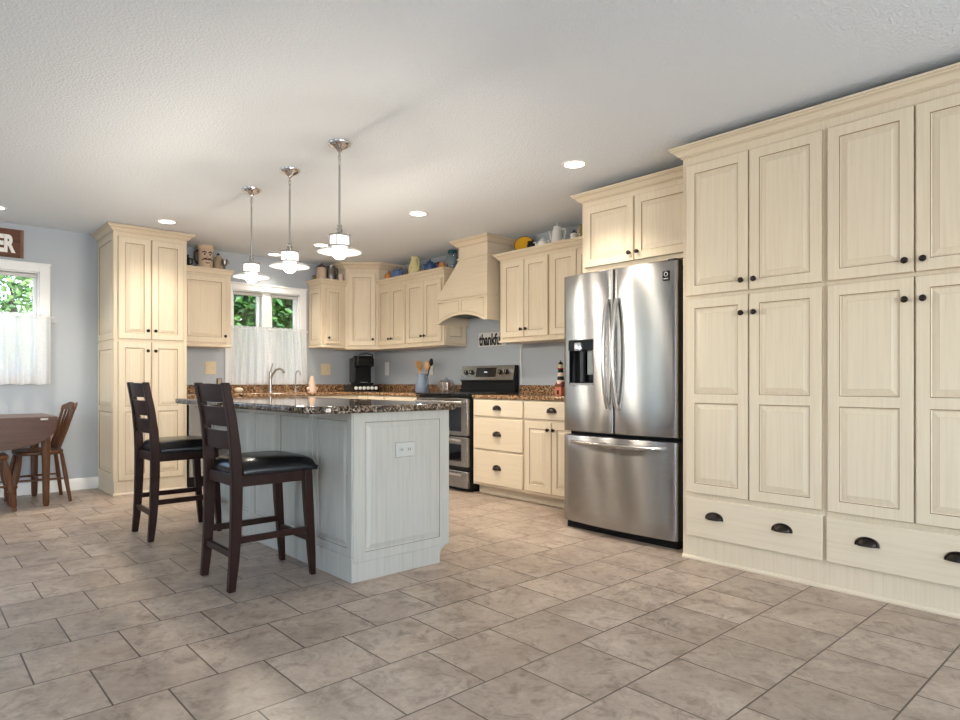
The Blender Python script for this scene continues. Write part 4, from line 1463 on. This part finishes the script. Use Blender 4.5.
t = thing('utensil_crock', 'blue-grey stoneware pitcher holding cooking utensils left of the range', 'crock', (4.33, 5.765, ZT))
mb = MB(); mb.lathe([(.0001, .004), (.070, 0), (.078, .02), (.072, .09), (.060, .17), (.064, .205), (.058, .205), (.055, .17), (.066, .09), (.07, .03), (.0001, .022)], seg=24)
mb.build('pot', 'bluegrey', t)
mb = MB(); mb.tube([(.0, -.060, .18), (0, -.098, .165), (0, -.102, .11), (0, -.072, .065)], .008, 8)
mb.build('handle', 'bluegrey', t)
def utensil(label, dx, dy, kind, L=.30):
    base = Vector((4.33 + dx * .3, 5.765 + dy * .3, ZT + .03))
    d = Vector((dx, dy, .20)).normalized()
    top = base + d * L
    mb = MB(); mb.tube([base, top], .0055, 8)
    s = .75
    if kind == 'spoon': mb.ball(tuple(top + d * .02), .042, 14, 10, sc=(.5, .9, 1.3))
    elif kind == 'spatula':
        mb.tube([top - d * .01, top + d * .02, top + d * .085], [.012, .036, .042], 8, flat=(1, .22))
    else: mb.ball(tuple(top + d * .02), .030, 12, 8, sc=(.7, .9, 1.4))
    return tag(mb.build('cooking_utensil', 'black' if kind == 'ladle' else 'woodspoon'), label, 'utensil', 'utensils in the blue crock')
utensil('leftmost pale wooden spoon in the blue-grey crock', .02, .055, 'spoon', .255)
utensil('wooden spatula in the middle of the blue-grey crock', -.02, .015, 'spatula', .235)
utensil('wooden spoon right of the spatula in the blue-grey crock', .03, -.015, 'spoon', .25)
utensil('black utensil leaning right in the blue-grey crock', .02, -.065, 'ladle', .30)

t = thing('cookie_jar', 'clear glass jar of brown treats between the crock and the range', 'jar', (4.40, 5.425, ZT))
mb = MB(); mb.lathe([(.0001, .001), (.085, .001), (.090, .012), (.090, .105), (.070, .128), (.062, .132), (.058, .130), (.067, .124), (.086, .103), (.086, .014), (.0001, .008)], seg=24)
mb.build('jar_body', 'jarglass', t)
mb = MB(); mb.lathe([(.0001, .172), (.016, .170), (.018, .160), (.010, .152), (.060, .142), (.066, .134), (.0001, .133)], seg=24)
mb.build('jar_lid', 'jarglass', t)
mb = MB()
for k in range(34):
    a, r = rnd.uniform(0, 6.28), math.sqrt(rnd.random()) * .058
    mb.ball((r * math.cos(a), r * math.sin(a), .03 + .022 * (k // 10) + rnd.uniform(0, .006)), .018, 8, 6, sc=(1, 1, .7))
tag(mb.build('dog_treats', 'cookie', None, (4.40, 5.425, ZT)), 'brown treats filling the clear glass jar', 'treats', None, 'stuff')

t = thing('lighthouse_figurine', 'small painted lighthouse figurine on the worktop beside the refrigerator', 'figurine', (4.33, 3.742, ZT))
mb = MB(); mb.box(-.036, .036, -.036, .036, 0, .075)
mb.build('house', 'coral', t, bevel=.003)
mb = MB(); mb.add([(-.043, -.043, .072), (.043, -.043, .072), (.043, .043, .072), (-.043, .043, .072), (-.02, -.033, .118), (.02, -.033, .118), (.02, .033, .118), (-.02, .033, .118)], [(3, 2, 1, 0), (4, 5, 6, 7), (0, 1, 5, 4), (1, 2, 6, 5), (2, 3, 7, 6), (3, 0, 4, 7)])
mb.build('roof', 'redbrown', t, smooth=0)
mb = MB(); mb.box(-.0375, -.0355, -.012, .012, .008, .045)
mb.build('doorway', 'black', t)
mb = MB()
for k in range(4):
    z0, z1 = .10 + .033 * k, .10 + .033 * (k + 1)
    r = lambda z: .034 - .011 * (z - .10) / .14
    mb.lathe([(r(z0), z0), (r(z1), z1)], seg=18, mi=k % 2, cap=True)
mb.build('tower', ('pink', 'black'), t)
mb = MB(); mb.lathe([(.031, .232), (.031, .240), (.019, .241)], seg=18)
mb.build('gallery', 'red', t)
mb = MB(); mb.lathe([(.019, .241), (.019, .272)], seg=14)
mb.build('lantern', 'yellowglaze', t)
mb = MB(); mb.lathe([(.027, .271), (.015, .288), (.003, .297), (.003, .308), (.0001, .308)], seg=14)
mb.build('lantern_roof', 'black', t)

# ---------------------------------------------------------------- pottery on top of the cabinets
ZB = 2.190
t = thing('face_jug', 'tan character jug with a painted moustached face on the wall cabinet', 'jug', (2.372, 6.915, ZB))
t.scale = (.9, .9, .97)
mb = MB(); mb.lathe([(.0001, 0), (.072, 0), (.080, .03), (.082, .10), (.078, .17), (.082, .20), (.080, .255), (.074, .255), (.07, .20), (.0001, .19)], seg=24)
mb.build('jug_body', 'fleshglaze', t)
mb = MB(); mb.lathe([(.080, .205), (.094, .222), (.092, .250), (.080, .268), (.070, .262), (.072, .235)], seg=24)
mb.build('hat_rim', 'creamglaze', t)
mb = MB(); mb.tube([(-.078, 0, .20), (-.118, 0, .185), (-.122, 0, .10), (-.08, 0, .055)], .012, 8)
mb.build('handle', 'darkbrown', t)
mb = MB()
for s in (-1, 1):
    mb.tube([(s * .012, -.083, .172), (s * .032, -.081, .184), (s * .054, -.064, .176)], .0065, 6)
    mb.ball((s * .030, -.078, .155), .0095, 8, 6)
    mb.tube([(s * .004, -.086, .100), (s * .030, -.083, .108), (s * .060, -.060, .092)], [.010, .009, .004], 6)
mb.tube([(-.022, -.082, .066), (0, -.086, .062), (.022, -.082, .066)], .005, 6)
mb.build('painted_features', 'darkbrown', t)
mb = MB(); mb.ball((0, -.088, .130), .016, 10, 8, sc=(.9, 1, 1.3))
mb.build('nose', 'fleshglaze', t)
t = thing('stoneware_bottle', 'tan stoneware bottle with dark stopper right of the face jug', 'bottle', (2.514, 6.93, ZB))
mb = MB(); mb.lathe([(.0001, 0), (.046, 0), (.050, .02), (.050, .11), (.040, .145), (.024, .158), (.022, .170), (.0001, .170)], seg=18)
mb.build('bottle_body', 'tan', t)
mb = MB(); mb.lathe([(.014, .170), (.016, .182), (.010, .192), (.0001, .194)], seg=12)
mb.build('stopper', 'dkgrey', t)
t = thing('black_pot', 'small black pot half hidden by the tall cabinet', 'pot', (2.158, 6.915, ZB))
mb = MB(); mb.lathe([(.0001, 0), (.045, 0), (.058, .03), (.058, .085), (.048, .115), (.052, .128), (.045, .128), (.04, .11), (.0001, .10)], seg=18)
mb.build('pot_body', 'black', t)
mb = MB(); mb.tube([(.05, 0, .10), (.085, 0, .095), (.085, 0, .05), (.055, 0, .035)], .007, 8)
mb.build('handle', 'black', t)
t = thing('tiny_cup', 'tiny grey patterned cup at the right end beside the stoneware bottle', 'cup', (2.545, 6.838, ZB))
mb = MB(); mb.lathe([(.0001, .058), (.022, .058), (.026, .07), (.030, .118), (.027, .118), (.0001, .075)], seg=16)
mb.lathe([(.030, 0), (.030, .006), (.012, .012), (.010, .05), (.022, .058)], seg=16)
mb.build('cup_body', 'pewter', t)
mb = MB(); mb.tube([(.028, 0, .105), (.048, 0, .10), (.046, 0, .08), (.026, 0, .075)], .004, 6)
mb.build('handle', 'pewter', t)

ZR = 2.217
t = thing('pewter_pitcher', 'dark pewter pitcher on the small cabinet right of the kitchen window', 'pitcher', (3.825, 6.90, ZR))
mb = MB(); mb.lathe([(.0001, 0), (.050, 0), (.060, .03), (.056, .10), (.044, .15), (.050, .185), (.044, .185), (.038, .15), (.0001, .14)], seg=20)
mb.build('pitcher_body', 'pewter', t)
mb = MB(); mb.tube([(.045, 0, .17), (.088, 0, .16), (.090, 0, .09), (.055, 0, .06)], .007, 8)
mb.build('handle', 'pewter', t)
t = thing('lidded_crock', 'tan crock with a dark lid left of the pewter pitcher', 'crock', (3.702, 6.90, ZR))
mb = MB(); mb.lathe([(.0001, 0), (.052, 0), (.058, .03), (.056, .125), (.048, .15), (.0001, .15)], seg=20)
mb.build('crock_body', 'fleshglaze', t)
mb = MB(); mb.lathe([(.056, .150), (.056, .162), (.030, .180), (.012, .184), (.012, .198), (.0001, .200)], seg=20)
mb.build('crock_lid', 'darkbrown', t)
t = thing('dark_dish', 'small dark green dish at the left end by the window', 'dish', (3.695, 6.805, ZR))
t.location = (3.70, 7.02, ZR)
mb = MB(); mb.lathe([(.0001, 0), (.030, 0), (.034, .02), (.052, .065), (.046, .067), (.028, .025), (.0001, .018)], seg=18)
mb.ball((.0, 0, .05), .04, 12, 8, sc=(1, 1, .6))
mb.build('dish_body', 'olive', t)
t = thing('tiny_mug', 'tiny orange and white mug right of the pewter pitcher', 'mug', (3.905, 6.815, ZR))
mb = MB(); mb.lathe([(.0001, 0), (.026, 0), (.029, .03), (.027, .088), (.023, .088), (.02, .03), (.0001, .02)], seg=16)
mb.build('mug_body', 'pink', t)
mb = MB(); mb.tube([(-.026, 0, .075), (-.046, 0, .07), (-.046, 0, .035), (-.026, 0, .03)], .0045, 6)
mb.build('handle', 'darkbrown', t)

ZU = 2.222
XI = 4.36
t = thing('orange_gourd', 'small orange gourd dish beside the corner cabinet', 'dish', (XI, 6.46, ZU))
t.location = (XI, 6.468, ZU)
mb = MB(); mb.lathe([(.0001, 0), (.040, .002), (.054, .04), (.046, .085), (.020, .105), (.0001, .108)], seg=18)
mb.build('gourd_body', 'orange', t)
mb = MB(); mb.tube([(0, 0, .105), (.004, .006, .125)], .006, 8)
mb.build('stem', 'darkbrown', t)
def teapot(label, y, mat, s=1., lidmat=None, kind='teapot', spout=1, z=ZU, x=XI):
    t = thing('teapot', label, kind, (x, y, z))
    mb = MB(); mb.lathe([(a * s, b * s) for a, b in [(.0001, 0), (.042, 0), (.060, .025), (.066, .055), (.056, .088), (.034, .104), (.0001, .106)]], seg=20)
    mb.build('pot_body', mat, t)
    mb = MB(); mb.lathe([(a * s, b * s) for a, b in [(.036, .102), (.034, .112), (.012, .120), (.009, .128), (.013, .136), (.0001, .142)]], seg=16)
    mb.build('pot_lid', lidmat or mat, t)
    mb = MB(); mb.tube([(0, spout * .055 * s, .045 * s), (0, spout * .088 * s, .065 * s), (0, spout * .108 * s, .105 * s)], [.016 * s, .011 * s, .008 * s], 10)
    mb.build('spout', mat, t)
    mb = MB(); mb.tube([(0, -spout * .056 * s, .085 * s), (0, -spout * .098 * s, .09 * s), (0, -spout * .10 * s, .05 * s), (0, -spout * .060 * s, .035 * s)], .007 * s, 8)
    mb.build('handle', lidmat or mat, t)
    return t
teapot('light blue teapot left of the yellow pitcher on the wall cabinets', 6.30, 'blue', 1.12, 'bluegrey', spout=-1)
t = thing('yellow_pitcher', 'pale yellow pitcher with painted spots on the wall cabinets', 'pitcher', (XI, 5.955, ZU))
t.scale = (.8, .8, .97)
mb = MB(); mb.lathe([(.0001, 0), (.062, 0), (.085, .04), (.088, .09), (.066, .15), (.046, .19), (.052, .235), (.046, .235), (.04, .19), (.0001, .18)], seg=22)
mb.build('pitcher_body', 'yellowglaze', t)
mb = MB(); mb.tube([(0, -.045, .215), (0, -.098, .195), (0, -.118, .13), (0, -.082, .075)], .010, 8)
mb.build('handle', 'yellowglaze', t)
mb = MB(); mb.tube([(-.0, .040, .215), (-.0, .066, .238)], [.018, .010], 8)
mb.build('spout', 'yellowglaze', t)
mb = MB()
for a, b, r in ((.3, .12, .014), (.8, .075, .012), (-.4, .09, .012), (.1, .06, .010)):
    rr = .088 - abs(b - .075) * .35
    mb.ball((-rr * math.cos(a), rr * math.sin(a), b), r, 8, 6, sc=(.3, 1, 1))
mb.build('painted_spot', 'olive', t)
teapot('navy blue teapot right of the yellow pitcher', 5.662, 'navy', 1.1, 'navy', spout=1)
t = thing('red_figurine', 'tiny dark red figurine right of the navy teapot', 'figurine', (XI, 5.511, ZU))
t.scale = (1, 1, .72)
mb = MB(); mb.lathe([(.0001, 0), (.026, 0), (.030, .04), (.018, .085), (.012, .10)], seg=14)
mb.ball((0, 0, .125), .023, 12, 8)
mb.build('figure', 'redbrown', t)
t = thing('orange_pot', 'small orange pot between the red figurine and the glass jar', 'pot', (XI - .01, 5.439, ZU))
t.scale = (.95, .95, .68)
mb = MB(); mb.lathe([(.0001, 0), (.030, 0), (.040, .03), (.040, .08), (.030, .105), (.033, .118), (.027, .118), (.0001, .10)], seg=16)
mb.build('pot_body', 'orange', t)
t = thing('glass_jar', 'large blue-tinted glass jar with teal lid beside the range hood', 'jar', (4.40, 5.325, 2.1705))
t.location = (4.42, 5.346, ZU)
mb = MB(); mb.lathe([(.0001, 0), (.058, 0), (.064, .012), (.064, .135), (.050, .165), (.046, .185), (.043, .185), (.046, .163), (.060, .133), (.060, .015), (.0001, .006)], seg=24)
mb.build('jar_body', 'tealglass', t)
mb = MB(); mb.lathe([(.049, .178), (.049, .205), (.044, .212), (.0001, .212)], seg=24)
mb.build('jar_lid', 'teal', t)

ZY = 2.230
t = thing('yellow_plate', 'round yellow plate with red rim standing on the cabinet right of the hood', 'plate', (4.44, 4.27, ZY + .078), R(90))
t.rotation_euler = (R(70), 0, R(-55))
mb = MB(); mb.lathe([(.0001, -.010), (.050, -.010), (.088, .008), (.094, .014), (.089, .016), (.050, -.002), (.0001, -.002)], seg=36)
mb.build('plate_body', 'mustard', t)
mb = MB(); mb.lathe([(.090, .010), (.0965, .015), (.092, .018), (.087, .016), (.090, .010)], seg=36, cap=False)
mb.build('plate_rim', 'redbrown', t)
t.location = (4.42, 4.275, ZY + .0965 * math.sin(R(70)) - .004)
t = thing('black_creamer', 'small black creamer right of the yellow plate', 'creamer', (XI, 4.128, ZY))
mb = MB(); mb.lathe([(.0001, 0), (.028, 0), (.040, .03), (.038, .06), (.030, .082), (.034, .096), (.028, .096), (.0001, .07)], seg=16)
mb.build('creamer_body', 'black', t)
mb = MB(); mb.tube([(0, -.03, .08), (0, -.058, .075), (0, -.056, .035), (0, -.036, .03)], .005, 6)
mb.build('handle', 'whiteglaze', t)
teapot('low white lidded dish between the black creamer and the tall coffee pot', 3.985, 'whiteglaze', .78, z=ZY, kind='dish')
t = thing('coffee_pot', 'tall white porcelain coffee pot with lid on the right wall cabinets', 'coffee pot', (XI, 3.805, ZY))
t.scale = (1, 1, .93)
mb = MB(); mb.lathe([(.0001, 0), (.052, 0), (.058, .02), (.052, .09), (.040, .165), (.038, .178), (.0001, .178)], seg=22)
mb.build('pot_body', 'whiteglaze', t)
mb = MB(); mb.lathe([(.041, .176), (.038, .186), (.016, .200), (.007, .206), (.010, .216), (.005, .226), (.0001, .228)], seg=18)
mb.build('pot_lid', 'whiteglaze', t)
mb = MB(); mb.tube([(0, .046, .06), (0, .080, .085), (0, .088, .13), (0, .105, .165)], [.014, .010, .008, .006], 10)
mb.build('spout', 'whiteglaze', t)
mb = MB(); mb.tube([(0, -.040, .155), (0, -.085, .16), (0, -.098, .115), (0, -.075, .06), (0, -.05, .045)], .006, 8)
mb.build('handle', 'whiteglaze', t)
t = thing('white_sugar_bowl', 'small white bowl with a black lid right of the tall coffee pot', 'bowl', (XI, 3.615, ZY))
mb = MB(); mb.lathe([(.0001, 0), (.026, 0), (.036, .03), (.034, .07), (.028, .085), (.0001, .085)], seg=16)
mb.build('bowl_body', 'whiteglaze', t)
mb = MB(); mb.lathe([(.030, .084), (.024, .095), (.006, .102), (.008, .112), (.0001, .115)], seg=14)
mb.build('bowl_lid', 'black', t)
t = thing('olive_creamer', 'olive floral creamer beside the cabinet above the refrigerator', 'creamer', (XI, 3.505, ZY))
mb = MB(); mb.lathe([(.0001, 0), (.036, 0), (.052, .04), (.046, .09), (.036, .115), (.042, .138), (.036, .138), (.0001, .11)], seg=18)
mb.build('creamer_body', 'olive', t)
mb = MB(); mb.tube([(0, .038, .125), (0, .068, .115), (0, .066, .06), (0, .048, .045)], .006, 6)
mb.build('handle', 'creamglaze', t)
mb = MB()
for a, z in ((.2, .05), (-.5, .075), (.7, .085)): mb.ball((-.046 * math.cos(a), .046 * math.sin(a), z), .012, 8, 6, sc=(.5, 1, 1))
mb.build('painted_flower', 'pink', t)

# ---------------------------------------------------------------- greenery outside the windows
def bush(name, label, cat, c, rad, n, size, mat, seed, trunk=True):
    rr = random.Random(seed)
    t = thing(name, label, cat, (c[0], c[1], -.30))
    mb = MB()
    for _ in range(n):
        d = Vector((rr.gauss(0, 1), rr.gauss(0, 1), rr.gauss(0, 1))).normalized()
        r = rr.uniform(.55, 1.0) ** .5 * (1 + .12 * math.sin(5 * d.x + 3) * math.sin(6 * d.z))
        p = Vector((d.x * rad[0] * r, d.y * rad[1] * r, c[2] + .3 + d.z * rad[2] * r))
        if p.z < .02: continue
        u = Vector((rr.gauss(0, 1), rr.gauss(0, 1), rr.gauss(0, .6) - .3)).normalized()
        v = u.cross(Vector((rr.gauss(0, 1), rr.gauss(0, 1), rr.gauss(0, 1)))).normalized()
        nn = u.cross(v)
        L, w = size * rr.uniform(.7, 1.3), size * rr.uniform(.28, .42)
        mb.add([p, p + u * L * .45 + v * w + nn * w * .35, p + u * L, p + u * L * .45 - v * w + nn * w * .35, p + u * L * .5], [(0, 1, 4), (1, 2, 4), (2, 3, 4), (3, 0, 4)])
    mb.build('foliage', mat, t, recalc=False, smooth=0)
    mb = MB()
    top = c[2] + .3
    mb.tube([(0, 0, 0), (.04, .02, top * .5), (-.03, 0, top)], [.09, .07, .04], 8)
    for k in range(6):
        a = k * 1.05
        mb.tube([(0, 0, top * .45), (rad[0] * .5 * math.cos(a), rad[1] * .5 * math.sin(a), top + rad[2] * .3 * math.sin(k * 2.1))], [.04, .015], 6)
    mb.build('trunk', 'hedge_bark', t)
    return t
bush('garden_tree', 'sunlit leafy tree outside the dining window', 'tree', (1.15, 10.6, 2.1), (1.5, 1.1, 1.5), 5200, .11, 'leaf_light', 3)
bush('evergreen_shrub', 'dense dark green shrub outside the left pane of the kitchen window', 'shrub', (3.70, 9.6, 1.7), (.64, .8, 1.9), 7500, .14, 'leaf_dark', 4)
bush('evergreen_shrub', 'dense dark green shrub outside the right pane of the kitchen window', 'shrub', (4.98, 9.8, 1.7), (.64, .8, 1.9), 7500, .14, 'leaf_dark', 5)
bush('garden_tree', 'green tree standing behind the sunlit tree outside', 'tree', (1.9, 14.5, 2.6), (2.4, 1.4, 2.6), 4200, .2, 'leaf_light', 6)
bush('evergreen_shrub', 'wide dark hedge standing behind the two evergreen shrubs', 'shrub', (5.3, 12.6, 1.7), (2.6, .8, 2.4), 9000, .22, 'leaf_dark', 8)
bpy.context.view_layer.update()
